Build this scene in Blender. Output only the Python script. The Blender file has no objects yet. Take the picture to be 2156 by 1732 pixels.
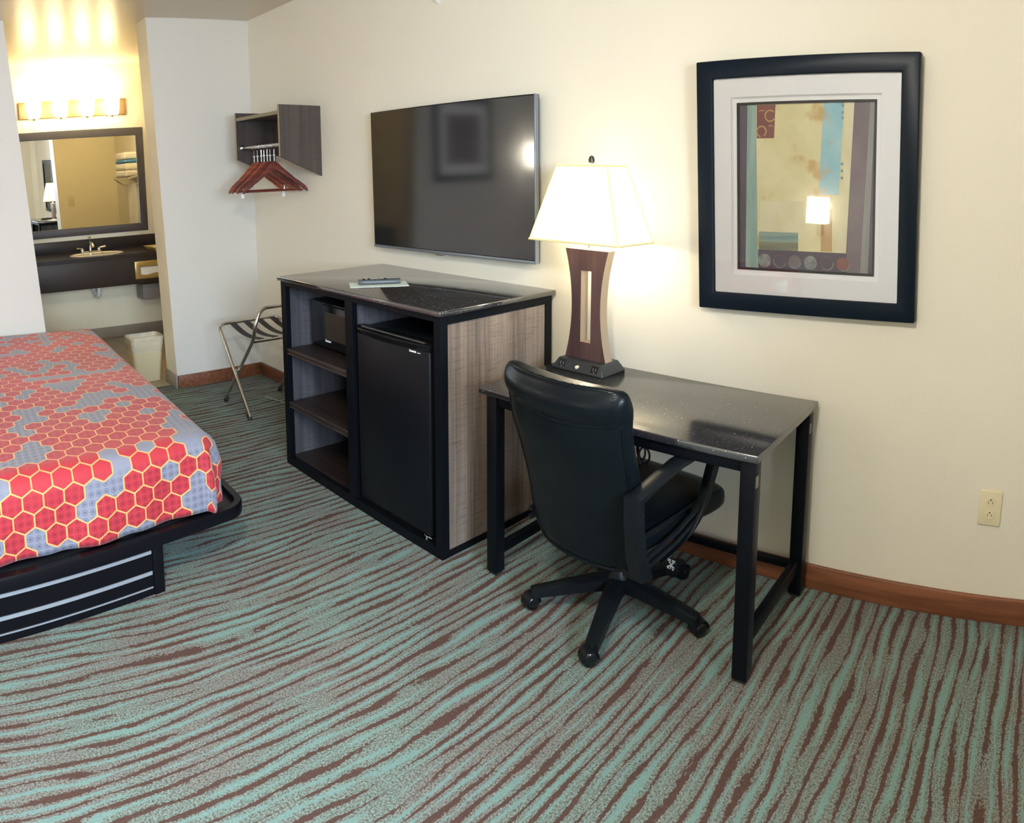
import bpy, bmesh, math, random
from mathutils import Vector, Matrix, Euler
from math import sin, cos, pi, radians as R
random.seed(7)
S = bpy.context.scene
COL = S.collection

# ------------------------------------------------------------------ node helpers
class X:
    """small expression wrapper round a node socket"""
    def __init__(s, nt, k): s.nt, s.k = nt, k
    def _m(s, op, *a):
        n = s.nt.nodes.new('ShaderNodeMath'); n.operation = op
        for i, v in enumerate((s,) + a):
            if isinstance(v, X): s.nt.links.new(v.k, n.inputs[i])
            else: n.inputs[i].default_value = v
        return X(s.nt, n.outputs[0])
    def __add__(s, o): return s._m('ADD', o)
    __radd__ = __add__
    def __sub__(s, o): return s._m('SUBTRACT', o)
    def __rsub__(s, o): return (s * -1) + o
    def __mul__(s, o): return s._m('MULTIPLY', o)
    __rmul__ = __mul__
    def __truediv__(s, o): return s._m('DIVIDE', o)
    def lt(s, o): return s._m('LESS_THAN', o)
    def gt(s, o): return s._m('GREATER_THAN', o)
    def abs(s): return s._m('ABSOLUTE')
    def mx(s, o): return s._m('MAXIMUM', o)
    def mn(s, o): return s._m('MINIMUM', o)
    def fract(s): return s._m('FRACT')
    def fmod(s, o): return s._m('FLOORED_MODULO', o)
    def sign(s): return s._m('SIGN')
    def sin(s): return s._m('SINE')
    def pw(s, o): return s._m('POWER', o)
    def floor(s): return s._m('FLOOR')
    def step(s, a, b):
        n = s.nt.nodes.new('ShaderNodeMapRange'); n.interpolation_type = 'SMOOTHSTEP'
        s.nt.links.new(s.k, n.inputs[0])
        for i, v in ((1, a), (2, b)):
            if isinstance(v, X): s.nt.links.new(v.k, n.inputs[i])
            else: n.inputs[i].default_value = v
        return X(s.nt, n.outputs[0])

class MT:
    def __init__(s, name, rough=.5, metal=0., spec=.5, col=(.5, .5, .5)):
        s.m = bpy.data.materials.new(name); s.m.use_nodes = True
        s.nt = s.m.node_tree; s.b = s.nt.nodes['Principled BSDF']
        s.b.inputs['Roughness'].default_value = rough
        s.b.inputs['Metallic'].default_value = metal
        s.b.inputs['Specular IOR Level'].default_value = spec
        s.b.inputs['Base Color'].default_value = (*col, 1)
        s.m.diffuse_color = (*col, 1)
    def n(s, t): return s.nt.nodes.new(t)
    def coord(s, which='Object'):
        return s.n('ShaderNodeTexCoord').outputs[which]
    def geo(s): return s.n('ShaderNodeNewGeometry').outputs['Position']
    def sep(s, k):
        n = s.n('ShaderNodeSeparateXYZ'); s.nt.links.new(k, n.inputs[0]); return [X(s.nt, o) for o in n.outputs]
    def comb(s, x, y, z=0):
        n = s.n('ShaderNodeCombineXYZ')
        for i, v in enumerate((x, y, z)):
            if isinstance(v, X): s.nt.links.new(v.k, n.inputs[i])
            else: n.inputs[i].default_value = v
        return n.outputs[0]
    def noise(s, vec, sc=1, det=2, rough=.5, dist=0):
        n = s.n('ShaderNodeTexNoise'); n.inputs['Scale'].default_value = sc; n.inputs['Detail'].default_value = det
        n.inputs['Roughness'].default_value = rough; n.inputs['Distortion'].default_value = dist
        if vec is not None: s.nt.links.new(vec, n.inputs['Vector'])
        return X(s.nt, n.outputs['Fac'])
    def white(s, vec):
        n = s.n('ShaderNodeTexWhiteNoise'); s.nt.links.new(vec, n.inputs['Vector']); return X(s.nt, n.outputs['Value'])
    def mix(s, f, a, b):
        n = s.n('ShaderNodeMix'); n.data_type = 'RGBA'; n.clamp_factor = True
        for key, v in ((0, f), (6, a), (7, b)):
            if isinstance(v, X): s.nt.links.new(v.k, n.inputs[key])
            elif isinstance(v, bpy.types.NodeSocket): s.nt.links.new(v, n.inputs[key])
            elif key == 0: n.inputs[0].default_value = v
            else: n.inputs[key].default_value = (*v, 1)
        return n.outputs[2]
    def color(s, k): s.nt.links.new(k, s.b.inputs['Base Color']); return s
    def rough(s, x): s.nt.links.new(x.k, s.b.inputs['Roughness']); return s
    def bump(s, x, st=.3, d=.002):
        n = s.n('ShaderNodeBump'); n.inputs['Strength'].default_value = st; n.inputs['Distance'].default_value = d
        s.nt.links.new(x.k, n.inputs['Height']); s.nt.links.new(n.outputs[0], s.b.inputs['Normal']); return s

def simple(name, col, rough=.5, metal=0., spec=.5, nb=0., ns=300, nv=0.):
    """plain colour with slight procedural variation and grain"""
    t = MT(name, rough, metal, spec, col)
    if nv:
        f = t.noise(t.coord(), 9, 3)
        t.color(t.mix(f, tuple(c*(1-nv) for c in col), tuple(min(1, c*(1+nv)) for c in col)))
    if nb: t.bump(t.noise(t.coord(), ns, 2), nb, .001)
    return t.m

M = {}
# walls: cream paint with a fine roller texture
def wallmat(name, col, st=.25):
    t = MT(name, .55, spec=.3, col=col)
    p = t.geo()
    f = t.noise(p, 1.3, 3)
    t.color(t.mix(f, tuple(c*.97 for c in col), tuple(min(1, c*1.02) for c in col)))
    t.bump(t.noise(p, 90, 3) + t.noise(p, 14, 2)*.5, st, .0025)
    return t.m
M['wall'] = wallmat('cream_wall_paint', (.76, .725, .615))
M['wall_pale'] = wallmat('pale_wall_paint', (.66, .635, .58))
M['alcove'] = wallmat('alcove_wall_paint', (.86, .80, .61))
M['ceil'] = MT('ceiling_paint', .42, spec=.5, col=(.62, .55, .43)).m
def _c():
    t = MT('ceiling_paint_gloss', .28, spec=.5, col=(.60, .53, .41)); p = t.geo()
    t.bump(t.noise(p, 30, 3), .25, .003); return t.m
M['ceil'] = _c()
# carpet
def carpet():
    t = MT('striped_carpet', .95, spec=.1)
    x, y, z = t.sep(t.geo())
    rag = t.noise(t.comb(x*1.0, y*.5), 120, 3, .75) - .5
    slow = t.noise(t.comb(x*2.6, y*.8), 1, 2)
    mid = t.noise(t.comb(x*13, y*2.6, 3.), 1, 2)
    u = x/.047 + slow*2.4 + mid*1.3 + rag*.48
    f = u.fract()
    brk = t.noise(t.comb(x*15, y*3.6, 7.), 1, 2)
    brk2 = t.noise(t.comb(x*16, y*2.8, 11.), 1, 2)
    brown = (f - .15).abs().lt(brk*.74 - .25)
    aqua = (f - .62).abs().lt(brk2*.72 - .275)
    sv = t.comb(x, y*.8)
    speck = t.noise(sv, 190, 3, .8).step(.36, .64)
    patch = t.noise(t.comb(x*3, y*2), 1, 2)
    mott = t.mix(speck, t_c((76, 84, 78)), t_c((138, 152, 144)))
    mott2 = t.mix(speck, t_c((80, 79, 75)), t_c((140, 141, 135)))
    mottled = t.mix(patch.step(.4, .6), mott, mott2)
    sp2 = t.noise(t.comb(x, y*.8, 5.), 230, 2, .8)
    aq = t.mix(sp2.step(.3, .7), t_c((102, 130, 126)), t_c((126, 156, 150)))
    br = t.mix(sp2.step(.60, .72), t_c((84, 64, 58)), t_c((122, 114, 106)))
    c = t.mix(aqua, mottled, aq)
    c = t.mix(brown, c, br)
    t.color(c)
    t.bump(t.noise(t.comb(x, y), 420, 2, .7) + sp2, .5, .004)
    return t.m
def lin(v):
    v /= 255.; return v/12.92 if v <= .04045 else ((v+.055)/1.055)**2.4
def t_c(c): return tuple(lin(v) for v in c)
M['carpet'] = carpet()
def tilemat():
    t = MT('floor_tile', .45, col=(.36, .31, .25)); x, y, z = t.sep(t.geo())
    gx = (x/.33).fract(); gy = (y/.33).fract()
    grout = gx.lt(.015).mx(gy.lt(.015))
    f = t.noise(t.comb(x, y), 5, 4)
    c = t.mix(f, t_c((160, 146, 122)), t_c((186, 170, 144)))
    t.color(t.mix(grout, c, t_c((128, 116, 100)))); return t.m
M['tile'] = tilemat()
def basetile():
    t = MT('base_tile', .4); x, y, z = t.sep(t.geo())
    f = t.noise(t.comb(x*8, y*8, 0), 1, 4)
    t.color(t.mix(f, t_c((140, 130, 116)), t_c((164, 152, 136)))); return t.m
M['basetile'] = basetile()
def wood(name, c1, c2, along='x', rough=.4, sc=1.0, bump=.08):
    t = MT(name, rough); x, y, z = t.sep(t.coord())
    if along == 'x': v = t.comb(x*3*sc, y*40*sc, z*40*sc)
    elif along == 'z': v = t.comb(x*40*sc, y*40*sc, z*3*sc)
    else: v = t.comb(x*40*sc, y*3*sc, z*40*sc)
    f = t.noise(v, 1, 5, .6)
    t.color(t.mix(f.step(.3, .7), c1, c2)).bump(f, bump, .001); return t.m
M['baseboard'] = wood('brown_baseboard_wood', t_c((98, 58, 38)), t_c((132, 82, 54)), 'x', .45)
def laminate(name, a, b, c, cross=.5, rough=.42):
    """woven wood-look laminate: vertical strands with a fine cross grain"""
    t = MT(name, rough); x, y, z = t.sep(t.coord())
    h = x + y
    band = t.noise(t.comb(h*14, 0, z*.3), 1, 2)
    fine = t.noise(t.comb(h*210, 0, z*5), 1, 3, .7)
    crs = t.noise(t.comb(h*9, 0, z*190), 1, 2, .7)
    mid = t.noise(t.comb(h*62, 0, z*1.2), 1, 3, .7)
    v = band.step(.35, .65)*.35 + mid.step(.3, .7)*.40 + fine*.25
    col = t.mix(v, a, b)
    col = t.mix(crs.step(.53, .68)*cross, col, c)
    t.color(col).bump(fine + crs, .1, .0008); return t.m
M['lam_side'] = laminate('woven_brown_laminate', t_c((76, 66, 60)), t_c((146, 130, 116)), t_c((54, 46, 42)))
M['lam_in'] = laminate('woven_grey_laminate', t_c((46, 46, 50)), t_c((92, 91, 97)), t_c((34, 33, 36)), .45)
M['lam_dark'] = laminate('dark_woven_laminate', t_c((52, 46, 44)), t_c((84, 74, 70)), t_c((40, 36, 34)), .4)
M['frame_black'] = simple('black_frame_lacquer', (.003, .004, .006), .36, spec=.12, nb=.05)
M['shelf_dark'] = wood('dark_shelf_wood', t_c((28, 22, 20)), t_c((48, 38, 34)), 'x', .42)
def granite(rg):
    t = MT('black_speckled_stone', rg, spec=.5, col=(.010, .010, .012))
    t.b.inputs['IOR'].default_value = 2.3
    p = t.coord()
    v = t.n('ShaderNodeTexVoronoi'); v.inputs['Scale'].default_value = 75; t.nt.links.new(p, v.inputs['Vector'])
    d = X(t.nt, v.outputs['Distance']); r = t.white(v.outputs['Position'])
    spk = d.lt(.11)*r.gt(.70)
    sp2 = t.noise(p, 260, 2).step(.66, .72)
    base = t.mix(t.noise(p, 60, 3), (.010, .010, .012), (.030, .030, .034))
    c = t.mix(sp2*.55, base, (.35, .35, .36))
    t.color(t.mix(spk, c, (.75, .75, .75))); return t.m
M['stone'] = granite(.07)
M['stone_desk'] = granite(.15)
M['stone_matte'] = simple('dark_vanity_stone', t_c((44, 40, 40)), .3, nv=.25, nb=.03)
M['apron'] = simple('dark_vanity_apron', t_c((46, 38, 36)), .45, nv=.2)
M['gloss_black'] = simple('gloss_black_plastic', (.005, .006, .007), .14, spec=.4)
M['black'] = simple('matte_black_plastic', (.005, .007, .009), .40, spec=.18, nb=.08)
M['fridge'] = simple('fridge_black_paint', (.004, .005, .007), .35, spec=.18, nb=.12, ns=500)
M['screen'] = simple('dark_television_screen', (.016, .016, .017), .09, spec=.9)
M['silver'] = simple('brushed_silver', (.62, .63, .65), .3, 1.)
M['chrome'] = simple('chrome', (.80, .80, .80), .12, 1.)
M['nickel'] = simple('aged_nickel_tube', (.60, .575, .53), .22, 1.)
M['white_plastic'] = simple('white_plastic', (.80, .80, .78), .4)
M['ivory'] = simple('ivory_plastic', t_c((222, 212, 178)), .35)
M['dark_slot'] = simple('dark_slot', (.02, .02, .02), .5)
M['paper'] = simple('pale_paper', t_c((214, 228, 218)), .6)
M['metal_grey'] = simple('grey_bracket_metal', (.30, .285, .26), .4, 1.)
M['strap'] = simple('dark_strap_webbing', t_c((48, 42, 42)), .8, nb=.4, ns=600)
M['rubber'] = simple('black_rubber', (.016, .016, .018), .6)
M['mirror'] = MT('mirror_silver', .012, 1., col=(.93, .94, .92)).m
M['mirror_frame'] = simple('charcoal_mirror_frame', t_c((82, 78, 80)), .3, nv=.1)
M['hanger'] = wood('red_brown_hanger_wood', t_c((118, 54, 38)), t_c((172, 92, 64)), 'y', .28)
M['hanger2'] = wood('dark_red_hanger_wood', t_c((78, 34, 30)), t_c((116, 52, 42)), 'y', .28)
M['lampwood'] = wood('lamp_dark_brown_wood', t_c((60, 42, 42)), t_c((84, 62, 60)), 'z', .35, .5)
M['lampside'] = simple('lamp_champagne_edge', t_c((168, 150, 128)), .4, .3)
M['trim_cloth'] = simple('shade_cream_trim', t_c((235, 222, 165)), .8)
M['picframe'] = simple('blue_black_picture_frame', (.004, .009, .017), .38, spec=.15, nb=.05)
M['mat'] = simple('white_mat_board', (.93, .94, .97), .7)
M['bedplat'] = simple('black_platform_paint', (.004, .004, .006), .28, spec=.16, nb=.05)
M['silver_strip'] = simple('silver_strip', (.55, .60, .68), .35, .7)
M['door_white'] = simple('white_door_paint', (.72, .74, .74), .45)
M['towel'] = simple('white_towel_cloth', (.82, .80, .74), .95, nb=.6, ns=400)
M['blue_cloth'] = simple('blue_cloth', t_c((90, 150, 200)), .9, nb=.4)
M['bamboo'] = simple('yellow_bamboo', t_c((196, 170, 100)), .4, nv=.15)
M['basin'] = simple('cream_basin', t_c((220, 212, 190)), .15)
M['bin'] = simple('cream_bin_plastic', t_c((206, 194, 160)), .45)
def leather():
    t = MT('black_chair_leather', .29, spec=.16, col=(.006, .009, .011)); p = t.coord()
    f = t.noise(p, 7, 3)
    t.color(t.mix(f, (.002, .004, .006), (.005, .008, .010)))
    v = t.n('ShaderNodeTexVoronoi'); v.inputs['Scale'].default_value = 260; t.nt.links.new(p, v.inputs['Vector'])
    t.bump(X(t.nt, v.outputs['Distance']) + t.noise(p, 12, 3)*2.5, .18, .0015); return t.m
M['leather'] = leather()
def linermat():
    t = MT('thin_bin_liner', .2, spec=.6, col=(.85, .82, .68)); p = t.coord()
    t.b.inputs['Alpha'].default_value = .38
    t.bump(t.noise(p, 22, 4), .9, .02); return t.m
M['liner'] = linermat()
def glassmat():
    m = bpy.data.materials.new('thin_clear_glass'); m.use_nodes = True; nt = m.node_tree
    for n in list(nt.nodes): nt.nodes.remove(n)
    o = nt.nodes.new('ShaderNodeOutputMaterial'); mx = nt.nodes.new('ShaderNodeMixShader')
    tr = nt.nodes.new('ShaderNodeBsdfTransparent'); gl = nt.nodes.new('ShaderNodeBsdfGlossy'); gl.inputs['Roughness'].default_value = .01
    fr = nt.nodes.new('ShaderNodeFresnel'); fr.inputs['IOR'].default_value = 1.5
    nt.links.new(fr.outputs[0], mx.inputs[0]); nt.links.new(tr.outputs[0], mx.inputs[1]); nt.links.new(gl.outputs[0], mx.inputs[2])
    nt.links.new(mx.outputs[0], o.inputs[0]); return m
M['glass'] = glassmat()
def shademat(name, col, em, emcol):
    """lit fabric or frosted glass: passes the bulb's light and glows"""
    m = bpy.data.materials.new(name); m.use_nodes = True; nt = m.node_tree
    for n in list(nt.nodes): nt.nodes.remove(n)
    o = nt.nodes.new('ShaderNodeOutputMaterial')
    d = nt.nodes.new('ShaderNodeBsdfDiffuse'); d.inputs[0].default_value = (*col, 1)
    tl = nt.nodes.new('ShaderNodeBsdfTranslucent'); tl.inputs[0].default_value = (*col, 1)
    mx = nt.nodes.new('ShaderNodeMixShader'); mx.inputs[0].default_value = .5
    e = nt.nodes.new('ShaderNodeEmission'); e.inputs[0].default_value = (*emcol, 1); e.inputs[1].default_value = em
    ad = nt.nodes.new('ShaderNodeAddShader')
    nt.links.new(d.outputs[0], mx.inputs[1]); nt.links.new(tl.outputs[0], mx.inputs[2])
    nt.links.new(mx.outputs[0], ad.inputs[0]); nt.links.new(e.outputs[0], ad.inputs[1]); nt.links.new(ad.outputs[0], o.inputs[0]); return m
M['shade'] = shademat('lit_shade_fabric', (.60, .57, .48), .9, (1., .93, .76))
M['frost'] = shademat('lit_frosted_glass', (.72, .69, .58), 9., (1., .83, .53))
M['sconce_shade'] = shademat('lit_sconce_fabric', (.8, .78, .7), 9., (1., .95, .85))
# hexagon quilt
def quilt():
    t = MT('hexagon_quilt_print', .62, spec=.25)
    t.b.inputs['Sheen Weight'].default_value = .15
    uvn = t.n('ShaderNodeUVMap'); uvn.uv_map = 'UVMap'
    a, b, _ = t.sep(uvn.outputs[0])
    W = .079                      # flat-to-flat width of a hexagon
    px, py = b/W, a/W             # px across (flats), py along the points
    r3 = math.sqrt(3)
    def cell(ox, oy):
        gx = (px - ox).fmod(1.) - .5
        gy = (py - oy).fmod(r3) - r3/2
        return gx, gy
    ax, ay = cell(0., 0.); bx, by = cell(.5, r3/2)
    da = ax*ax + ay*ay; db = bx*bx + by*by
    s = da.lt(db)
    gx = bx + (ax - bx)*s; gy = by + (ay - by)*s
    ix, iy = px - gx, py - gy
    d1 = gx; d2 = gx*.5 + gy*(r3/2); d3 = gx*.5 - gy*(r3/2)
    e1, e2, e3 = d1.abs(), d2.abs(), d3.abs()
    m = e1.mx(e2).mx(e3)
    s1 = e1.gt(m - 1e-5); s2 = e2.gt(m - 1e-5)*(1 - s1); s3 = (1 - s1)*(1 - s2)
    nx = ix + s1*d1.sign() + s2*d2.sign()*.5 + s3*d3.sign()*.5
    ny = iy + s2*d2.sign()*(r3/2) - s3*d3.sign()*(r3/2)
    def grey(cx, cy):
        kx = (cx*2).step(-1e6, 1e6) if False else ((cx*2 + .5).floor()); ky = ((cy/(r3/2)) + .5).floor()
        lo = t.noise(t.comb(kx*.31, ky*.42, 2.5), 1, 1)
        wn = t.white(t.comb(kx, ky, 1.))
        return (lo*1.5 + wn*.42).gt(1.065)
    g0 = grey(ix, iy); g1 = grey(nx, ny)
    line = m.gt(.463)*(1 - g0*g1)
    # tone-on-tone ring print inside the cells
    rx = (px*2.6).fract() - .5; ry = (py*2.6).fract() - .5
    rr = (rx*rx + ry*ry).pw(.5)
    ring = (rr - .34).abs().lt(.045).mx(rr.lt(.19))
    where = t.noise(t.comb(a*2.2, b*.4, 4.), 1, 1).step(.42, .5)
    red = t.mix(ring*where*.75, t_c((172, 50, 60)), t_c((122, 26, 44)))
    gry = t.mix(ring*where*.75, t_c((126, 128, 144)), t_c((80, 84, 104)))
    c = t.mix(g0, red, gry)
    c = t.mix(line, c, t_c((214, 160, 98)))
    t.color(c)
    t.bump(t.noise(t.comb(a, b), 9, 3) + m.step(.5, .40)*.15, .35, .006)
    return t.m
M['quilt'] = quilt()

# ------------------------------------------------------------------ geometry helpers
def bm_box(bm, x0, x1, y0, y1, z0, z1, mi=0):
    vs = [bm.verts.new((x, y, z)) for x in (x0, x1) for y in (y0, y1) for z in (z0, z1)]
    fs = []
    for q in ((0, 1, 3, 2), (4, 6, 7, 5), (0, 4, 5, 1), (2, 3, 7, 6), (0, 2, 6, 4), (1, 5, 7, 3)):
        f = bm.faces.new([vs[i] for i in q]); f.material_index = mi; fs.append(f)
    return vs
def bm_prism(bm, pts, axis, a, b, mi=0):
    """polygon pts in the plane normal to axis, extruded from a to b"""
    def P(u, v, w):
        return {'x': (w, u, v), 'y': (u, w, v), 'z': (u, v, w)}[axis]
    lo = [bm.verts.new(P(u, v, a)) for u, v in pts]; hi = [bm.verts.new(P(u, v, b)) for u, v in pts]
    n = len(pts); fs = [bm.faces.new(lo[::-1]), bm.faces.new(hi)]
    for i in range(n): fs.append(bm.faces.new((lo[i], lo[(i+1) % n], hi[(i+1) % n], hi[i])))
    for f in fs: f.material_index = mi
    return lo + hi
def smooth_path(pts, n=6, rad=.05):
    """round the corners of a polyline"""
    P = [Vector(p) for p in pts]; out = [P[0]]
    for i in range(1, len(P)-1):
        a, b, c = P[i-1], P[i], P[i+1]
        r = min(rad, (a-b).length*.45, (c-b).length*.45)
        p0 = b + (a-b).normalized()*r; p2 = b + (c-b).normalized()*r
        for k in range(n+1):
            t = k/n; out.append(p0*(1-t)**2 + b*2*t*(1-t) + p2*t*t)
    out.append(P[-1]); return out
def bm_tube(bm, pts, r, seg=12, closed=False, caps=True, flat=1.0):
    pts = [Vector(p) for p in pts]; rings = []; n = len(pts); up = None
    rr = r if isinstance(r, (list, tuple)) else [r]*n
    for i, p in enumerate(pts):
        if closed: d = pts[(i+1) % n] - pts[i-1]
        else: d = pts[min(i+1, n-1)] - pts[max(i-1, 0)]
        d.normalize()
        if up is None:
            up = Vector((0, 0, 1)) if abs(d.z) < .9 else Vector((1, 0, 0))
        s = d.cross(up); s.normalize(); up = s.cross(d); up.normalize()
        rings.append([bm.verts.new(p + (s*cos(2*pi*k/seg) + up*sin(2*pi*k/seg)*flat)*rr[i]) for k in range(seg)])
    for i in range(n if closed else n-1):
        A, B = rings[i], rings[(i+1) % n]
        for k in range(seg): bm.faces.new((A[k], A[(k+1) % seg], B[(k+1) % seg], B[k]))
    if caps and not closed:
        bm.faces.new(rings[0][::-1]); bm.faces.new(rings[-1])
def bm_lathe(bm, prof, cx=0, cy=0, seg=32, axis='z'):
    rings = []
    for r, z in prof:
        ring = []
        for k in range(seg):
            a = 2*pi*k/seg; u, v = r*cos(a), r*sin(a)
            ring.append(bm.verts.new({'z': (cx+u, cy+v, z), 'y': (cx+u, z, cy+v), 'x': (z, cx+u, cy+v)}[axis]))
        rings.append(ring)
    for A, B in zip(rings, rings[1:]):
        for k in range(seg): bm.faces.new((A[k], A[(k+1) % seg], B[(k+1) % seg], B[k]))
    bm.faces.new(rings[0][::-1]); bm.faces.new(rings[-1])
def bm_ring(bm, c, R_, r, axis='z', seg=24, s2=8):
    pts = []
    for k in range(seg):
        a = 2*pi*k/seg; u, v = R_*cos(a), R_*sin(a)
        pts.append(Vector(c) + Vector({'z': (u, v, 0), 'y': (u, 0, v), 'x': (0, u, v)}[axis]))
    bm_tube(bm, pts, r, s2, closed=True)
def bm_framerect(bm, u0, u1, v0, v1, w, a, b, axis='y', mi=0):
    """rectangular frame of border w in a plane normal to axis, mitred, depth a..b"""
    def P(u, v, t): return {'x': (t, u, v), 'y': (u, t, v), 'z': (u, v, t)}[axis]
    o = [(u0, v0), (u1, v0), (u1, v1), (u0, v1)]; i_ = [(u0+w, v0+w), (u1-w, v0+w), (u1-w, v1-w), (u0+w, v1-w)]
    V = {}
    for nm, q in (('o', o), ('i', i_)):
        for t in (a, b):
            V[nm, t] = [bm.verts.new(P(u, v, t)) for u, v in q]
    for k in range(4):
        j = (k+1) % 4
        for q in ((V['o', a][k], V['o', a][j], V['i', a][j], V['i', a][k]), (V['o', b][k], V['i', b][k], V['i', b][j], V['o', b][j]),
                  (V['o', a][k], V['o', b][k], V['o', b][j], V['o', a][j]), (V['i', a][k], V['i', a][j], V['i', b][j], V['i', b][k])):
            f = bm.faces.new(q); f.material_index = mi
def bm_loft(bm, rings, caps=True):
    rv = [[bm.verts.new(p) for p in ring] for ring in rings]; n = len(rv[0])
    for A, B in zip(rv, rv[1:]):
        for k in range(n): bm.faces.new((A[k], A[(k+1) % n], B[(k+1) % n], B[k]))
    if caps: bm.faces.new(rv[0][::-1]); bm.faces.new(rv[-1])

def obj(name, bm, mats, parent=None, bevel=0, seg=2, smooth=True, off=None, ang=35, sub=0):
    bmesh.ops.recalc_face_normals(bm, faces=bm.faces)
    if off is not None: bmesh.ops.translate(bm, verts=bm.verts, vec=-Vector(off))
    me = bpy.data.meshes.new(name); bm.to_mesh(me); bm.free()
    for m in (mats if isinstance(mats, (list, tuple)) else [mats]): me.materials.append(M[m] if isinstance(m, str) else m)
    o = bpy.data.objects.new(name, me); COL.objects.link(o)
    if parent is not None: o.parent = parent
    if smooth:
        for p in me.polygons: p.use_smooth = True
    if bevel:
        b = o.modifiers.new('bevel', 'BEVEL'); b.width = bevel; b.segments = seg; b.limit_method = 'ANGLE'; b.angle_limit = R(40)
        b.harden_normals = False
    if sub:
        s_ = o.modifiers.new('subsurf', 'SUBSURF'); s_.levels = sub; s_.render_levels = sub
    if smooth:
        mark_sharp(me, ang, bevel)
    return o
def mark_sharp(me, ang, bevel):
    bm = bmesh.new(); bm.from_mesh(me)
    for e in bm.edges:
        if len(e.link_faces) == 2 and e.calc_face_angle(0) > R(ang) and not bevel: e.smooth = False
    bm.to_mesh(me); bm.free()
    if bevel:
        pass
def B(): return bmesh.new()
def thing(name, label, cat, loc=(0, 0, 0), rot=(0, 0, 0), group=None):
    o = bpy.data.objects.new(name, None); o.empty_display_size = .1; COL.objects.link(o)
    o.location = loc; o.rotation_euler = rot; o['label'] = label; o['category'] = cat
    if group: o['group'] = group
    return o
def tag(o, label, cat, group=None):
    o['label'] = label; o['category'] = cat
    if group: o['group'] = group
    return o
def boxes(lst):
    bm = B()
    for q in lst: bm_box(bm, *q)
    return bm
def part(name, t, mat, bm, **k): return obj(name, bm, mat, t, off=t.location, **k)    # world coords, unrotated thing
def struct(name, bm, mat, label=None, **k):
    o = obj(name, bm, mat, **k); o['kind'] = 'structure'
    if label: o['label'] = label
    return o

# ------------------------------------------------------------------ room shell
H = 2.717; XR = 6.1; YF = -4.35; XA = -2.0; YJ = -.715; TW = .22
def side_y(z): return -1.65 - .062*z
struct('floor', boxes([(-.11, XR, YF, 0, -.06, 0)]), 'carpet', smooth=False)
struct('floor_alcove', boxes([(XA, -.11, -2.6, 0, -.06, -.001)]), 'tile', smooth=False)
struct('ceiling', boxes([(XA-.1, XR+.1, YF-.1, .1, H, H+.08)]), 'ceil', smooth=False)
struct('wall_back', boxes([(XA-.1, XR+.1, 0, .12, -.06, H+.05)]), 'wall', smooth=False)
bm = B(); jy = lambda z: -.712 - .034*z
bm_prism(bm, [(jy(0), 0), (jy(H), H), (0, H), (0, 0)], 'x', -TW, 0)
for f in bm.faces:
    if f.calc_center_median().x < -.01: f.material_index = 1
struct('wall_left', bm, ['wall_pale', 'alcove'], smooth=False)
bm = B(); bm_prism(bm, [(side_y(0), 0), (side_y(H), H), (YF, H), (YF, 0)], 'x', -.14, 0)
struct('wall_left_partition', bm, 'wall_pale', smooth=False)
struct('wall_front', boxes([(XA-.1, XR+.1, YF-.12, YF, -.06, H)]), 'wall', smooth=False)
struct('wall_alcove_back', boxes([(XA-.1, XA, -2.6, 0, -.06, H)]), 'alcove', smooth=False)
struct('wall_alcove_side', boxes([(XA, -.14, -2.7, -2.6, -.06, H)]), 'alcove', smooth=False)
# right end wall with a window and a door (outside the frame; daylight comes through the window)
WY0, WY1, WZ0, WZ1 = -3.75, -1.45, .75, 2.25; DY0, DY1, DZ = -1.18, -.26, 2.08
struct('wall_right', boxes([(XR, XR+.12, YF, WY0, 0, H), (XR, XR+.12, WY0, WY1, 0, WZ0), (XR, XR+.12, WY0, WY1, WZ1, H), (XR, XR+.12, WY1, DY0, 0, H),
                            (XR, XR+.12, DY0, DY1, DZ, H), (XR, XR+.12, DY1, 0, 0, H)]), 'wall', smooth=False)
bm = B(); bm_framerect(bm, WY0, WY1, WZ0, WZ1, .05, XR+.03, XR+.09, 'x'); bm_box(bm, XR+.04, XR+.08, -2.62, -2.58, WZ0, WZ1)
w1 = struct('window_1', bm, 'door_white', bevel=.003)
wg = obj('pane', boxes([(XR+.058, XR+.062, WY0+.05, WY1-.05, WZ0+.05, WZ1-.05)]), 'glass', w1, smooth=False)
bm = B(); bm_box(bm, XR+.02, XR+.07, DY0+.01, DY1-.01, .005, DZ-.01)
d1 = struct('door_1', bm, 'door_white', bevel=.004)
bm = B(); bm_lathe(bm, [(.012, XR-.04), (.028, XR-.05), (.028, XR-.01), (.012, XR), (.012, XR+.02)], DY1-.08, 1.0, 20, 'x')
obj('door_handle', bm, 'silver', d1)
struct('baseboard_back', boxes([(.016, XR, -.016, 0, 0, .097)]), 'baseboard', bevel=.003)
struct('baseboard_left', boxes([(0, .016, YJ+.002, -.001, 0, .097)]), 'baseboard', bevel=.003)
struct('trim_1', boxes([(-TW-.01, 0.006, YJ-.012, YJ, 0, .105)]), 'basetile', bevel=.002)
struct('trim_2', boxes([(XA, XA+.012, -2.59, -.002, 0, .11), (XA+.012, -TW, -.012, 0, 0, .11), (-TW-.012, -TW, YJ, -.012, 0, .11)]), 'basetile', bevel=.002)

# small round fitting high on the wall
bm = B(); bm_lathe(bm, [(.004, -.018), (.020, -.016), (.030, -.008), (.031, 0)], 2.133, 2.452, 32, 'y')
tag(obj('wall_fitting', bm, 'white_plastic'), 'small round white fitting high on the cream wall above the television', 'wall fitting')

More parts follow.
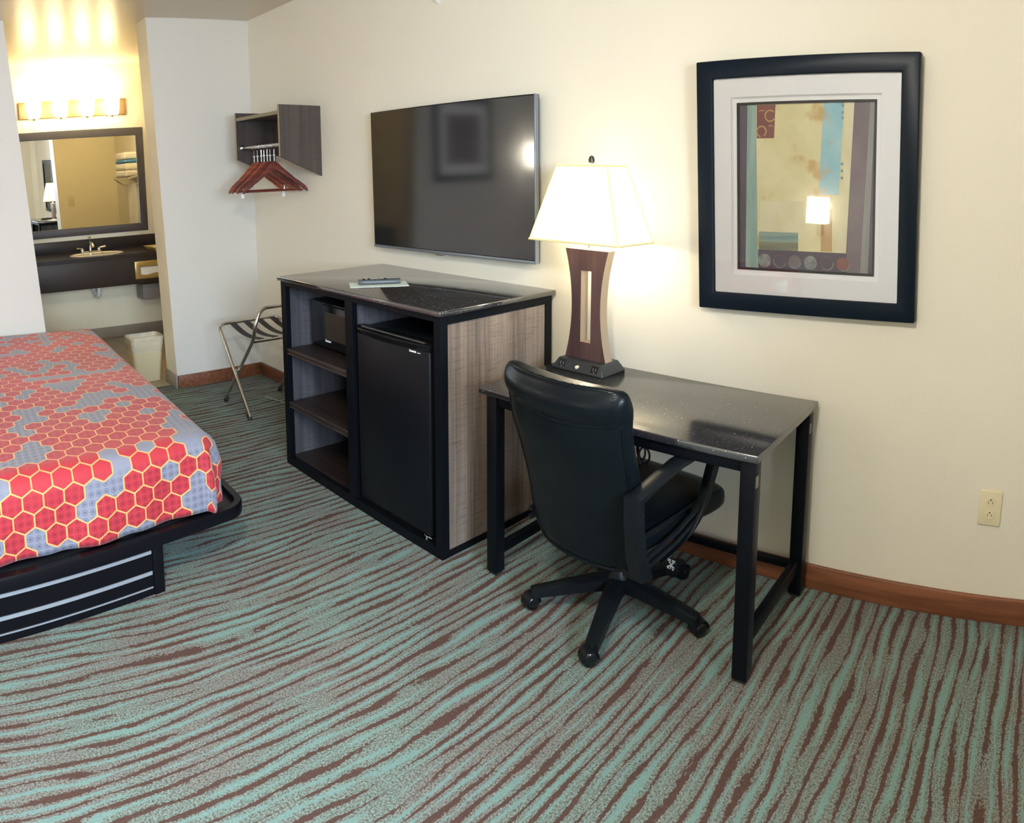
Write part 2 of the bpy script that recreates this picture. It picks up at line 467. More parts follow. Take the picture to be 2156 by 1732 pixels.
# ------------------------------------------------------------------ television
t = thing('television', 'large flat black television mounted on the cream wall above the cabinet', 'television', (2.243, -.036, 1.53), (R(.5), R(-.5), 0))
w, h = .613, .381
def lpart(name, mat, bm, T=None, **k): return obj(name, bm, mat, T if T is not None else t, **k)      # local coords
lpart('casing', 'gloss_black', boxes([(-w, w, -.034, -.004, -h, h)]), bevel=.004)
lpart('screen', 'screen', boxes([(-w+.006, w-.006, -.0362, -.0335, -h+.016, h-.006)]), smooth=False)
lpart('bezel', simple('blue_grey_bezel', (.22, .25, .29), .35, .6), boxes([(-w, w, -.0372, -.030, -h-.001, -h+.013), (w-.006, w+.001, -.0372, -.012, -h, h)]), bevel=.0015)
lpart('badge', 'metal_grey', boxes([(-.075, -.02, -.038, -.026, -h-.010, -h+.001)]), bevel=.001)
lpart('wall_mount', 'black', boxes([(-.2, .2, -.004, .028, -.15, .15)]), smooth=False)

# ------------------------------------------------------------------ cabinet with niche for microwave and fridge
cx0, cx1, cf, cz = 1.63, 2.93, -.717, 1.0365
t = cab = thing('media_cabinet', 'dark wood cabinet with open shelves and a refrigerator bay, under the television', 'cabinet', (2.28, -.36, 0))
part('countertop', t, 'stone', boxes([(cx0, cx1, cf, -.008, cz-.022, cz)]), bevel=.004)
a0, a1, f0, bk = cx0+.014, cx1-.014, cf+.014, -.02
bm = boxes([(a0, a0+.045, f0, f0+.03, 0, cz-.022), (a1-.04, a1, f0, f0+.04, 0, cz-.022), (a0+.045, a1-.04, f0, f0+.03, cz-.048, cz-.022), (a0+.045, a1-.04, f0, f0+.03, 0, .045),
            (a1-.02, a1, f0+.04, bk, cz-.06, cz-.022), (a1-.02, a1, f0+.04, bk, 0, .03), (a1-.04, a1, bk-.045, bk, .03, cz-.06),
            (a0, a0+.02, f0+.03, bk, cz-.06, cz-.022), (a0, a0+.02, f0+.03, bk, 0, .03), (a0, a0+.045, bk-.045, bk, .03, cz-.06)])
part('frame', t, 'frame_black', bm, bevel=.0015, smooth=False)
part('side_panel', t, 'lam_side', boxes([(a1-.016, a1-.005, f0+.04, bk-.045, .03, cz-.06)]), smooth=False)
part('side_panel', t, 'lam_in', boxes([(a0+.004, a0+.016, f0+.03, bk-.045, .03, cz-.06)]), smooth=False)
part('back_panel', t, 'shelf_dark', boxes([(a0+.045, a1-.04, bk-.012, bk, .045, cz-.048)]), smooth=False)
dv0, dv1 = 2.250, 2.308
part('divider', t, 'frame_black', boxes([(dv0, dv1, f0, f0+.03, .045, cz-.048)]), bevel=.0015, smooth=False)
part('divider_panel', t, 'lam_in', boxes([(dv0+.016, dv1-.016, f0+.03, bk-.012, .045, cz-.048)]), smooth=False)
for z in (.652, .358):
    s_ = part('shelf', t, 'shelf_dark', boxes([(a0+.045, dv0+.016, f0+.006, bk-.012, z-.034, z)]), bevel=.0015, smooth=False)
    obj('edge_strip', boxes([(a0+.045, dv0, f0+.001, f0+.006, z-.030, z-.026), (a0+.045, dv0, f0+.001, f0+.006, z-.008, z-.004)]), 'metal_grey', s_, off=t.location, smooth=False)
part('bottom_panel', t, 'shelf_dark', boxes([(a0+.02, a1-.02, f0+.03, bk, .02, .045)]), smooth=False)

# microwave on the upper shelf
mx0, mx1, my0, my1, mz0, mz1 = 1.706, 2.225, -.558, -.14, .664, .905
t = thing('microwave', 'black microwave oven on the upper left shelf of the cabinet', 'microwave', (1.96, -.35, .652))
part('body', t, 'black', boxes([(mx0, mx1, my0+.02, my1, mz0, mz1)]), bevel=.006)
part('front_frame', t, 'gloss_black', boxes([(mx0, mx1, my0, my0+.02, mz0, mz1)]), bevel=.005)
dr = part('door', t, 'gloss_black', boxes([(mx0+.13, mx1-.012, my0-.012, my0, mz0+.01, mz1-.008)]), bevel=.005)
obj('window', boxes([(mx0+.16, mx0+.37, my0-.0135, my0-.011, mz0+.055, mz1-.045)]), simple('microwave_window_mesh', t_c((46, 43, 37)), .3), dr, off=t.location, smooth=False)
bm = B()
for k in range(7): bm_box(bm, mx0+.165+k*.007, mx0+.170+k*.007, my0-.0145, my0-.0130, mz0+.040, mz0+.049-(k % 2)*.002)
bm_box(bm, mx0+.163, mx0+.166, my0-.0145, my0-.013, mz0+.039, mz0+.052)
obj('badge', bm, 'white_plastic', dr, off=t.location, smooth=False)
for xx in (mx0+.04, mx1-.04):
    for yy in (my0+.05, my1-.04): part('foot', t, 'rubber', boxes([(xx-.012, xx+.012, yy-.012, yy+.012, .652, mz0)]), smooth=False)

# fridge in the right bay
fx0, fx1, fy0, fz1 = 2.330, 2.838, -.694, .886
t = thing('mini_fridge', 'small matte black refrigerator in the right bay of the cabinet', 'refrigerator', (2.59, -.40, .045))
part('body', t, 'black', boxes([(fx0+.006, fx1-.006, fy0+.06, -.11, .06, fz1-.006)]), bevel=.008)
dr = part('door', t, 'fridge', boxes([(fx0, fx1, fy0, fy0+.052, .066, fz1-.03)]), bevel=.008)
# curved grip along the top of the door
bm = B(); n = 18; rings = []
for k in range(n+1):
    u = k/n; x = fx0 + u*(fx1-fx0); bulge = .020*sin(pi*u)**.7 if 0 < u < 1 else 0
    y0 = fy0 - bulge; zb = fz1-.026 - .006*sin(pi*u)
    rings.append([(x, y0, zb), (x, y0-.004, fz1-.010), (x, y0+.006, fz1), (x, fy0+.05, fz1), (x, fy0+.05, fz1-.032), (x, fy0+.004, fz1-.034)])
bm_loft(bm, rings)
obj('handle', bm, 'gloss_black', dr, off=t.location, ang=50)
obj('handle_trim', boxes([(fx0+.04, fx1-.03, fy0-.001, fy0+.010, fz1, fz1+.004)]), 'metal_grey', dr, off=t.location, smooth=False)
bm = B()
bm_box(bm, 2.712, 2.716, fy0-.0012, fy0+.001, .836, .846)
for k in range(8): bm_box(bm, 2.719+k*.0046, 2.7225+k*.0046, fy0-.0012, fy0+.001, .837, .8445 - (k % 3)*.0006)
for k in range(4): bm_box(bm, 2.763+k*.0052, 2.7665+k*.0052, fy0-.0012, fy0+.001, .838, .8412)
obj('badge', bm, 'white_plastic', dr, off=t.location, smooth=False)
bm = B(); bm_box(bm, fx1-.055, fx1-.005, fy0+.004, fy0+.03, .052, .060); bm_box(bm, fx1-.03, fx1-.018, fy0-.008, fy0+.02, .048, .066)
part('hinge', t, 'chrome', bm, bevel=.002)
for xx in (fx0+.05, fx1-.05):
    for yy in (fy0+.09, -.16): part('foot', t, 'rubber', boxes([(xx-.018, xx+.018, yy-.018, yy+.018, .045, .062)]), smooth=False)

# remote on a card on the cabinet top
t = tag(obj('information_card', boxes([(-.14, .14, -.075, .075, 0, .0016)]), 'paper', smooth=False), 'pale green paper card lying under the remote on the cabinet top', 'card')
t.location = (2.225, -.485, cz+.0002); t.rotation_euler = (0, 0, R(58))
t = thing('remote_control', 'dark grey remote control lying on a card on the cabinet top', 'remote control', (2.22, -.48, cz+.0022), (0, 0, R(60)))
bm = B()
prof = [(-.024, .004), (-.018, 0), (.018, 0), (.024, .004), (.024, .016), (.018, .023), (-.018, .023), (-.024, .016)]
rings = []
for x, s in ((-.10, .75), (-.095, .93), (-.05, 1), (.05, 1), (.09, .95), (.105, .8)):
    rings.append([(x, u*s, v) for u, v in prof])
bm_loft(bm, rings); lpart('casing', simple('remote_grey_plastic', t_c((70, 78, 84)), .3), bm, t, bevel=.002)
for i in range(5):
    for j in range(3):
        bm = B(); bm_box(bm, -.078+i*.026, -.066+i*.026, -.017+j*.013, -.009+j*.013, .0225, .0262)
        lpart('button', 'white_plastic' if (i in (2, 3) and j == 1) else 'black', bm, t, bevel=.0015)

# ------------------------------------------------------------------ desk
DX, DY, DH = 4.2043, -.6243, .755; DW, DD = 1.138, .600
t = desk = thing('desk', 'black desk with speckled stone top standing against the cream wall', 'desk', (DX, DY, 0), (0, 0, R(1.0)))
lpart('desktop', 'stone_desk', boxes([(-DW, 0, 0, DD, DH-.026, DH)]), t, bevel=.004)
lg = .05; ins = .010; xl0 = -DW+.035; top = DH-.026
legs = [(xl0, ins), (-ins-lg, ins), (xl0, DD-ins-lg), (-ins-lg, DD-ins-lg-.01)]
for i, (x, y) in enumerate(legs):
    l_ = lpart('leg', 'frame_black', boxes([(x, x+lg, y, y+lg, .012, top)]), t, bevel=.002)
    lpart('foot_pad', 'rubber', boxes([(x+.006, x+lg-.006, y+.006, y+lg-.006, 0, .012)]), l_, smooth=False)
    if i in (1, 3):
        bm = B()
        for z in (.655, .672): bm_lathe(bm, [(.001, x+lg+.004), (.006, x+lg+.003), (.006, x+lg-.001)], y+.016, z, 12, 'x')
        bm_box(bm, x+lg, x+lg+.0015, y+.006, y+.026, .645, .682)
        lpart('bracket', 'metal_grey', bm, l_, smooth=False)
lpart('front_rail', 'frame_black', boxes([(xl0+lg, -ins-lg, ins+.008, ins+.030, top-.040, top)]), t, bevel=.0015)
lpart('back_rail', 'frame_black', boxes([(xl0+lg, -ins-lg, DD-.035, DD-.015, .088, .118)]), t, bevel=.0015)
lpart('side_rail', 'frame_black', boxes([(-ins-lg+.012, -ins-.012, ins+lg, DD-ins-lg-.01, .105, .155)]), t, bevel=.0015)
lpart('side_rail', 'frame_black', boxes([(xl0+.012, xl0+lg-.012, ins+lg, DD-ins-lg, .075, .115)]), t, bevel=.0015)

# power cord coiled under the desk
bm = B(); pts = []
pts += smooth_path([(3.60, -.30, .725), (3.595, -.30, .66), (3.57, -.29, .60)], 5)
for k in range(46):
    a = k*2*pi/17; pts.append(Vector((3.585+.022*cos(a)+.0006*k, -.30+.010*sin(a*.7), .545+.038*sin(a)-.0009*k)))
bm_tube(bm, pts, .0042, 8)
tag(obj('power_cord', bm, 'rubber'), 'black power cord coiled and hanging under the desktop behind the chair', 'cord')

# ------------------------------------------------------------------ table lamp
t = thing('table_lamp', 'lit table lamp with white square shade and hourglass wooden column on desk', 'lamp', (3.231, -.158, DH), (0, 0, R(-1)))
bm = B()
def rect(w, d, z, cx=0, cy=0): return [(cx-w/2, cy-d/2, z), (cx+w/2, cy-d/2, z), (cx+w/2, cy+d/2, z), (cx-w/2, cy+d/2, z)]
bm_loft(bm, [rect(.268, .160, 0), rect(.268, .160, .004), rect(.222, .120, .043), rect(.218, .116, .045)])
base = lpart('base', simple('lamp_base_metal', (.05, .055, .06), .35, .6), bm, t, bevel=.002)
for sx in (-.085, .085):
    bm = B(); f = lambda u, v, e: (sx+u, -.080+(v/.043)*.020-e, v)
    def slab(u0, u1, v0, v1, e, mi=0):
        vs = [bm.verts.new(f(u, v, k)) for k in (e, -.004) for u, v in ((u0, v0), (u1, v0), (u1, v1), (u0, v1))]
        for q in ((0, 1, 2, 3), (0, 1, 5, 4), (1, 2, 6, 5), (2, 3, 7, 6), (3, 0, 4, 7)):
            ff = bm.faces.new([vs[i] for i in q]); ff.material_index = mi
    slab(-.017, .017, .007, .038, .0015); slab(-.009, -.005, .019, .031, .002, 1); slab(.005, .009, .019, .031, .002, 1); slab(-.003, .003, .011, .016, .002, 1)
    lpart('outlet', ['gloss_black', 'metal_grey'], bm, base, smooth=False)
bm = B(); bm_lathe(bm, [(.003, -.086), (.007, -.083), (.007, -.070)], 0, .022, 16, 'y'); lpart('switch', 'ivory', bm, base)
# hourglass column with an open slot
hp = 24; z0c, z1c = .045, .505
def hw(z):
    u = (z-z0c)/(z1c-z0c); return .0745 + .034*abs(2*(u-.5+.02))**2.0
bm = B(); L = []; Rr = []
zs = [z0c + (z1c-z0c)*k/hp for k in range(hp+1)]
dy = .024; slot0, slot1, sw = .045+.072, .505-.088, .0265
def ringside(s):
    out = []
    for z in zs: out.append((s*hw(z), z))
    return out
def quadstrip(pa, pb, y0, y1, mi_face, mi_side):
    pass
# build as grid: outer edge, slot edge; faces front/back, outer sides, slot sides
zz = sorted(set(zs + [slot0, slot1]))
V = {}
for s in (-1, 1):
    for z in zz:
        for y in (-dy, dy):
            V['o', s, z, y] = bm.verts.new((s*hw(z), y, z)); V['i', s, z, y] = bm.verts.new((s*sw, y, z))
for a_, b_ in zip(zz, zz[1:]):
    for s in (-1, 1):
        for y in (-dy, dy): bm.faces.new((V['o', s, a_, y], V['i', s, a_, y], V['i', s, b_, y], V['o', s, b_, y]))
        f_ = bm.faces.new((V['o', s, a_, -dy], V['o', s, b_, -dy], V['o', s, b_, dy], V['o', s, a_, dy])); f_.material_index = 1
        if a_ >= slot0-1e-6 and b_ <= slot1+1e-6:
            f_ = bm.faces.new((V['i', s, a_, -dy], V['i', s, a_, dy], V['i', s, b_, dy], V['i', s, b_, -dy])); f_.material_index = 1
    if not (a_ >= slot0-1e-6 and b_ <= slot1+1e-6):
        for y in (-dy, dy): bm.faces.new((V['i', -1, a_, y], V['i', 1, a_, y], V['i', 1, b_, y], V['i', -1, b_, y]))
for z in (slot0, slot1):
    f_ = bm.faces.new((V['i', -1, z, -dy], V['i', 1, z, -dy], V['i', 1, z, dy], V['i', -1, z, dy])); f_.material_index = 1
for z in (zz[0], zz[-1]):
    f_ = bm.faces.new((V['o', -1, z, -dy], V['i', -1, z, -dy], V['i', 1, z, -dy], V['o', 1, z, -dy], V['o', 1, z, dy], V['i', 1, z, dy], V['i', -1, z, dy], V['o', -1, z, dy])); f_.material_index = 1
lpart('column', ['lampwood', 'lampside'], bm, t, ang=30)
bm = B(); bm_lathe(bm, [(.011, .505), (.011, .53), (.006, .532), (.006, .60), (.016, .602), (.016, .66)], 0, 0, 20)
for s in (-1, 1): bm_tube(bm, smooth_path([(0, 0, .60), (s*.075, 0, .63), (s*.075, 0, .78), (0, 0, .862)], 6, .06), .0022, 8)
lpart('socket_stem', 'silver', bm, t)
# shade: square tapered, open top and bottom
sb, st_ = .538, .852; bw, bd, tw, td = .455, .245, .252, .135
bm = B(); rings = []
for k, (w_, d_, z) in enumerate(((bw, bd, sb), (tw, td, st_))):
    rings.append([bm.verts.new(p) for p in rect(w_, d_, z)])
for i in range(4): bm.faces.new((rings[0][i], rings[0][(i+1) % 4], rings[1][(i+1) % 4], rings[1][i]))
sh = lpart('lamp_shade', 'shade', bm, t, smooth=False)
so = sh.modifiers.new('solid', 'SOLIDIFY'); so.thickness = .0015
bm = B()
for (w_, d_, z, hh) in ((bw+.002, bd+.002, sb, .011), (tw+.002, td+.002, st_-.009, .011)):
    k = (bw-tw)/(st_-sb)
    for a_, b_ in (((-w_/2, -d_/2), (w_/2, -d_/2)), ((w_/2, -d_/2), (w_/2, d_/2)), ((w_/2, d_/2), (-w_/2, d_/2)), ((-w_/2, d_/2), (-w_/2, -d_/2))):
        bm_tube(bm, [(a_[0], a_[1], z+.004), (b_[0], b_[1], z+.004)], .0048, 6)
for sx, sy in ((-1, -1), (1, -1), (1, 1), (-1, 1)):
    bm_tube(bm, [(sx*bw/2, sy*bd/2, sb), (sx*tw/2, sy*td/2, st_)], .0035, 6)
lpart('shade_trim', 'trim_cloth', bm, sh)
bm = B(); bm_lathe(bm, [(.004, .856), (.012, .860), (.013, .872), (.009, .884), (.001, .888)], 0, 0, 20)
lpart('finial', simple('dark_finial_metal', (.06, .055, .05), .35, .8), bm, t)
bm = B(); bm_lathe(bm, [(.012, .66), (.028, .70), (.031, .73), (.022, .765), (.001, .778)], 0, 0, 20)
lpart('bulb', shademat('lit_bulb', (.9, .9, .9), 12., (1., .86, .6)), bm, t)

# ------------------------------------------------------------------ framed picture
PW, PH = .856, .945
t = thing('framed_picture', 'abstract print with white mat in wide black frame on wall above desk', 'picture', (4.092, -.012, 1.548), (R(1.2), R(-2.4), 0))
w, h = PW/2, PH/2
bm = B(); bm_framerect(bm, -w, w, -h, h, .066, -.042, 0)
lpart('frame', 'picframe', bm, t, bevel=.005, smooth=True)
bm = B()
bm_framerect(bm, -w+.062, w-.062, -h+.062, h-.062, .076, -.024, -.012)
bm_framerect(bm, -w+.135, w-.135, -h+.135, h-.135, .028, -.0135, -.009)
bm_framerect(bm, -w+.1345, w-.1345, -h+.1345, h-.1345, .007, -.0185, -.0125)
lpart('mat_board', 'mat', bm, t, bevel=.0008, smooth=False)
aw, ah = w-.158, h-.158
bm = B(); bm_framerect(bm, -aw-.001, aw+.001, -ah-.001, ah+.001, .009, -.0145, -.006)
lpart('fillet', 'frame_black', bm, t, smooth=False)
lpart('backing', 'frame_black', boxes([(-w+.05, w-.05, -.006, -.001, -h+.05, h-.05)]), t, smooth=False)
# the print: patches of paint on one sheet
def paint(name, c1, c2, sc=(6, 6), det=4, extra=None):
    tt = MT(name, .7); x, y, z = tt.sep(tt.coord())
    f = tt.noise(tt.comb(x*sc[0], z*sc[1]), 1, det, .6)
    c = tt.mix(f.step(.35, .65), t_c(c1), t_c(c2))
    if extra:
        g = tt.noise(tt.comb(x*7, z*7, 9.), 1, 3)
        c = tt.mix(g.step(extra[1], extra[1]+.12)*.8, c, t_c(extra[0]))
    tt.color(c); return tt.m
pm = [paint('paint_plum', (72, 62, 80), (88, 76, 94)), paint('paint_sage', (132, 166, 160), (158, 186, 178), (30, 3)),
      paint('paint_ochre', (222, 212, 158), (234, 226, 180), (4, 4), 4, ((200, 160, 90), .54)), paint('paint_cream', (232, 226, 192), (222, 214, 172)),
      paint('paint_aqua', (142, 198, 214), (172, 210, 214), (7, 5), 4, ((190, 172, 140), .58)), paint('paint_brick', (122, 66, 62), (138, 80, 72)),
      paint('paint_gold', (186, 146, 92), (200, 166, 104)), paint('paint_taupe', (112, 98, 108), (126, 110, 118)),
      paint('paint_grey', (138, 142, 138), (152, 154, 148), (30, 4)), paint('paint_teal', (112, 146, 146), (150, 170, 154), (3, 40)),
      paint('paint_moss', (108, 112, 94), (136, 138, 112), (4, 40)), paint('paint_silver', (110, 116, 122), (150, 152, 150), (30, 30)), paint('paint_rust', (140, 86, 74), (120, 70, 66), (20, 20))]
bm = B(); layer = [0]
def poly(uv, mi):
    """uv in 0..1 of the print, v up"""
    layer[0] += 1; y = -.0075 - layer[0]*.00006
    f = bm.faces.new([bm.verts.new(((u*2-1)*aw, y, (v*2-1)*ah)) for u, v in uv]); f.material_index = mi
def rc(u0, u1, v0, v1, mi): poly([(u0, v0), (u1, v0), (u1, v1), (u0, v1)], mi)
def disc(u, v, r, mi, a0=0, a1=360):
    n = 26; pts = [(u + r*cos(R(a0+(a1-a0)*k/n)), v + r*.86*sin(R(a0+(a1-a0)*k/n))) for k in range(n+(0 if a1-a0 >= 360 else 1))]
    poly(pts, mi)
def arc(u, v, r, w_, mi, a0, a1):
    n = 20; o_ = [(u + r*cos(R(a0+(a1-a0)*k/n)), v + r*.86*sin(R(a0+(a1-a0)*k/n))) for k in range(n+1)]
    i_ = [(u + (r-w_)*cos(R(a0+(a1-a0)*k/n)), v + (r-w_)*.86*sin(R(a0+(a1-a0)*k/n))) for k in range(n+1)]
    layer[0] += 1; y = -.0075 - layer[0]*.00006
    V1 = [bm.verts.new(((p*2-1)*aw, y, (q*2-1)*ah)) for p, q in o_]; V2 = [bm.verts.new(((p*2-1)*aw, y, (q*2-1)*ah)) for p, q in i_]
    for k in range(n): f = bm.faces.new((V1[k], V1[k+1], V2[k+1], V2[k])); f.material_index = mi
rc(0, 1, 0, 1, 0)
poly([(.055, 0), (.155, 0), (.150, .5), (.145, 1), (.075, 1), (.065, .5)], 1)                    # sage strip
poly([(.15, .125), (.80, .125), (.845, .995), (.140, .995)], 2)                                  # ochre field
poly([(.72, .125), (.80, .125), (.845, .995), (.785, .995), (.775, .5)], 3)                      # cream strip
rc(.17, .5, .20, .42, 3)
poly([(.60, .46), (.745, .46), (.775, .995), (.63, .995)], 4)                                    # aqua band
rc(.62, .70, .13, .38, 6)
poly([(.145, .79), (.275, .79), (.285, .985), (.145, .985)], 5)                                  # brick square
arc(.245, .92, .042, .010, 6, 40, 330); arc(.18, .83, .040, .010, 6, -60, 260); arc(.185, .925, .036, .006, 6, 60, 130); arc(.25, .835, .036, .006, 6, 60, 120)
poly([(.80, .0), (.90, 0), (.955, 1), (.845, 1)], 7)                                             # taupe band
poly([(.90, 0), (.955, 0), (.985, 1), (.955, 1)], 8)
rc(.16, .455, .17, .235, 9); rc(.16, .455, .125, .175, 10)                                       # painted horizon
for k, (u, mi) in enumerate(((.205, 11), (.32, 0), (.43, 7), (.545, 11), (.665, 0), (.78, 12))):
    disc(u, .062, .046, mi if mi else 12)
    if mi in (0, 7): disc(u, .062, .042, 0 if mi == 0 else 7)
    arc(u, .062, .050, .006, 11, 150+k*20, 330+k*10)
for v in (.97, .93, .90, .64, .60, .56): disc(.765, v, .010, 9)
art = obj('print', bm, pm, t, smooth=False)
for p in art.data.polygons:
    pass
lpart('glazing', 'glass', boxes([(-w+.060, w-.060, -.0300, -.0290, -h+.060, h-.060)]), t, smooth=False)

# wall outlet
t = thing('wall_outlet', 'ivory duplex electrical outlet low on the cream wall right of the desk', 'outlet', (4.862, 0, .434), (0, R(1.0), 0))
lpart('cover_plate', 'ivory', boxes([(-.041, .041, -.008, 0, -.066, .066)]), t, bevel=.0035, seg=3)
for z in (-.024, .024):
    bm = B(); bm_lathe(bm, [(.0165, -.0105), (.0175, -.0095), (.0175, -.006)], 0, z, 28, 'y')
    so_ = lpart('socket', 'ivory', bm, t)
    lpart('slot', 'dark_slot', boxes([(-.0085, -.0065, -.0110, -.0100, z-.006, z+.003), (.0060, .0080, -.0110, -.0100, z-.006, z+.003), (-.0025, .0025, -.0110, -.0100, z+.006, z+.011)]), so_, smooth=False)

# ------------------------------------------------------------------ wall shelf with hanging rod
t = thing('hanging_shelf', 'dark wood wall shelf with slanted side panels and a garment rod', 'wall shelf', (.67, 0, 1.8))
s0, s1, sd = .36, .984, -.306
for x0, x1, m_ in ((s0-.018, s0, 'lam_dark'), (s1-.018, s1, 'lam_dark')):
    bm = B(); bm_prism(bm, [(sd, 2.006), (0, 2.0), (0, 1.552), (sd, 1.683)], 'x', x0, x1); sp = part('side_panel', t, m_, bm, smooth=False)
    bm = B(); bm_box(bm, x0, x1, sd-.0012, sd, 1.683, 2.006)
    obj('edge_strip', bm, simple('pale_edge_band', t_c((150, 138, 108)), .35), sp, off=t.location, smooth=False)
part('shelf', t, 'lam_dark', boxes([(s0, s1-.018, sd+.006, 0, 1.948, 1.970)]), smooth=False)
part('front_edge_glare', t, simple('shelf_edge_glare', t_c((140, 130, 104)), .35), boxes([(s0, s1-.018, sd+.004, sd+.006, 1.948, 1.970)]), smooth=False)  # glare on the board's front edge, put in as a pale strip
part('back_panel', t, 'lam_dark', boxes([(s0, s1-.018, -.016, 0, 1.70, 1.948)]), smooth=False)
RODY, RODZ = -.262, 1.762
bm = B(); bm_tube(bm, [(s0, RODY, RODZ), (s1-.018, RODY, RODZ)], .0125, 20)
for x in (s0+.004, s1-.022): bm_tube(bm, [(x-.003, RODY, RODZ), (x+.003, RODY, RODZ)], .021, 20)
part('garment_rod', t, 'nickel', bm)

# wooden hangers, each on a ring
def hanger(mat, clips, label):
    T = thing('clothes_hanger', label, 'hanger', (0, RODY, RODZ), group='clothes hangers on the rod')
    bm = B(); bm_ring(bm, (0, 0, -.006), .0195, .0016, 'y', 20, 6)
    bm2 = bm
    # ring encircles the rod (ring plane normal to the rod direction x)
    bm.clear(); bm_ring(bm, (0, 0, -.006), .0195, .0016, 'x', 24, 6)
    bm_tube(bm, [(0, 0, -.0255), (0, 0, -.062)], .002, 8)
    obj('ring', bm, 'chrome', T)
    bm = B(); bm_lathe(bm, [(.0015, -.060), (.0085, -.063), (.0085, -.067), (.0032, -.069), (.0032, -.125)], 0, 0, 12)
    obj('pin', bm, 'white_plastic', T)
    # shoulders: bowed yoke lofted along y
    bm = B(); rings = []; n = 28
    for k in range(n+1):
        u = -1 + 2*k/n; au = abs(u); y = u*.222
        zc = -.134 - .158*((au**2+.012)**.42 - .012**.42)/(1.012**.42 - .012**.42) - (.006 if au > .97 else 0)
        hh = .019*(1-.25*au) + .012*(1-au)**5; th = .0062 + .003*au
        if au > .985: hh *= .7
        if .60 < au < .66: hh *= .80
        xo = .012*au**2
        rings.append([(xo-th, y, zc-hh*.6), (xo-th*.6, y, zc-hh), (xo+th*.6, y, zc-hh), (xo+th, y, zc-hh*.6), (xo+th, y, zc+hh*.6), (xo+th*.5, y, zc+hh), (xo-th*.5, y, zc+hh), (xo-th, y, zc+hh*.6)])
    bm_loft(bm, rings); obj('shoulders', bm, mat, T, ang=60)
    bm = B()
    if not clips:
        bm_tube(bm, [(.008, -.19, -.296), (.008, .19, -.296)], .0055, 12); obj('trouser_bar', bm, mat, T)
    else:
        bm_tube(bm, [(.008, -.18, -.306), (.008, .18, -.306)], .0022, 8)
        bm_tube(bm, [(.004, -.16, -.262), (.008, -.16, -.306)], .002, 6); bm_tube(bm, [(.004, .16, -.262), (.008, .16, -.306)], .002, 6)
        obj('clip_bar', bm, 'chrome', T)
        for y in (-.15, .15): obj('clip', boxes([(.001, .015, y-.011, y+.011, -.342, -.296)]), 'white_plastic', T, bevel=.003)
    return T
hl = [(.535, 8, 'hanger', False, 'red-brown wooden hanger nearest the corner end of the rod'),
      (.585, 6, 'hanger', False, 'red-brown wooden hanger second from the corner end of the rod'),
      (.640, -5, 'hanger2', True, 'dark red wooden hanger with a silver bar and two plastic clips'),
      (.680, 3, 'hanger', False, 'red-brown wooden hanger just right of the one with clips'),
      (.725, -7, 'hanger2', False, 'dark red wooden hanger fifth from the corner end of the rod'),
      (.765, 4, 'hanger2', False, 'dark red wooden hanger just behind the foremost one'),
      (.820, -8, 'hanger2', False, 'dark red wooden hanger at the television end of the rod')]
for x, a, m_, c_, lb in hl:
    T = hanger(m_, c_, lb); T.location.x = x; T.rotation_euler = (0, 0, R(a))

# ------------------------------------------------------------------ luggage rack
t = thing('luggage_rack', 'folding metal luggage rack with dark straps standing in the corner', 'luggage rack', (.70, -.31, 0))
yA, yB = -.565, -.075
bm = B(); bm_tube(bm, smooth_path([(.92, yA, .02), (.50, yA, .535), (.46, yA+.035, .553), (.46, yB-.035, .553), (.50, yB, .535), (.92, yB, .02)], 6, .06), .0115, 14)
part('front_frame', t, 'nickel', bm)
yC, yD = -.535, -.105
bm = B(); bm_tube(bm, smooth_path([(.475, yC, .02), (.955, yC, .535), (.985, yC, .63), (.975, yC+.05, .735), (.975, yD-.05, .735), (.985, yD, .63), (.955, yD, .535), (.475, yD, .02)], 7, .07), .0115, 14)
part('back_frame', t, 'nickel', bm)
bm = B(); bm_tube(bm, [(.935, yC+.005, .515), (.935, yD-.005, .515)], .010, 12)
part('cross_bar', t, 'nickel', bm)
for (x, y) in ((.92, yA), (.92, yB), (.475, yC), (.475, yD)):
    sx = -1 if x > .7 else 1
    bm = B(); bm_tube(bm, [(x, y, 0), (x+sx*.026, y, .034)], .0155, 14); bmesh.ops.bisect_plane(bm, geom=bm.verts[:]+bm.edges[:]+bm.faces[:], plane_co=(0, 0, .0005), plane_no=(0, 0, 1), clear_inner=True)
    part('foot_cap', t, 'rubber', bm)
for y in (yA+.012, yB-.012):
    bm = B(); bm_tube(bm, [(.702, y-.012, .28), (.702, y+.030, .28)], .006, 10) if y < -.3 else bm_tube(bm, [(.702, y+.012, .28), (.702, y-.030, .28)], .006, 10)
    part('rivet', t, 'chrome', bm)
for i in range(4):
    y = -.462 + i*.105; pts = []; n = 14
    bm = B(); rings = []
    for k in range(n+1):
        u = k/n; x = .458 + u*(.940-.458); z = .566*(1-u)+.528*u - .035*sin(pi*u)
        if k == 0: x, z = .445, .553
        if k == n: x, z = .948, .513
        rings.append([(x, y-.024, z-.0012), (x, y+.024, z-.0012), (x, y+.024, z+.0012), (x, y-.024, z+.0012)])
    bm_loft(bm, rings); part('strap', t, 'strap', bm, ang=60)
# thin cable on the carpet behind the rack
bm = B(); bm_tube(bm, [Vector((.55, -.26, .004)), Vector((.70, -.22, .004)), Vector((.9, -.18, .004)), Vector((1.2, -.14, .004)), Vector((1.6, -.12, .004))], .003, 8)
tag(obj('cable', bm, simple('pale_cable', (.35, .33, .28), .5)), 'thin pale cable lying on the carpet behind the luggage rack', 'cable')

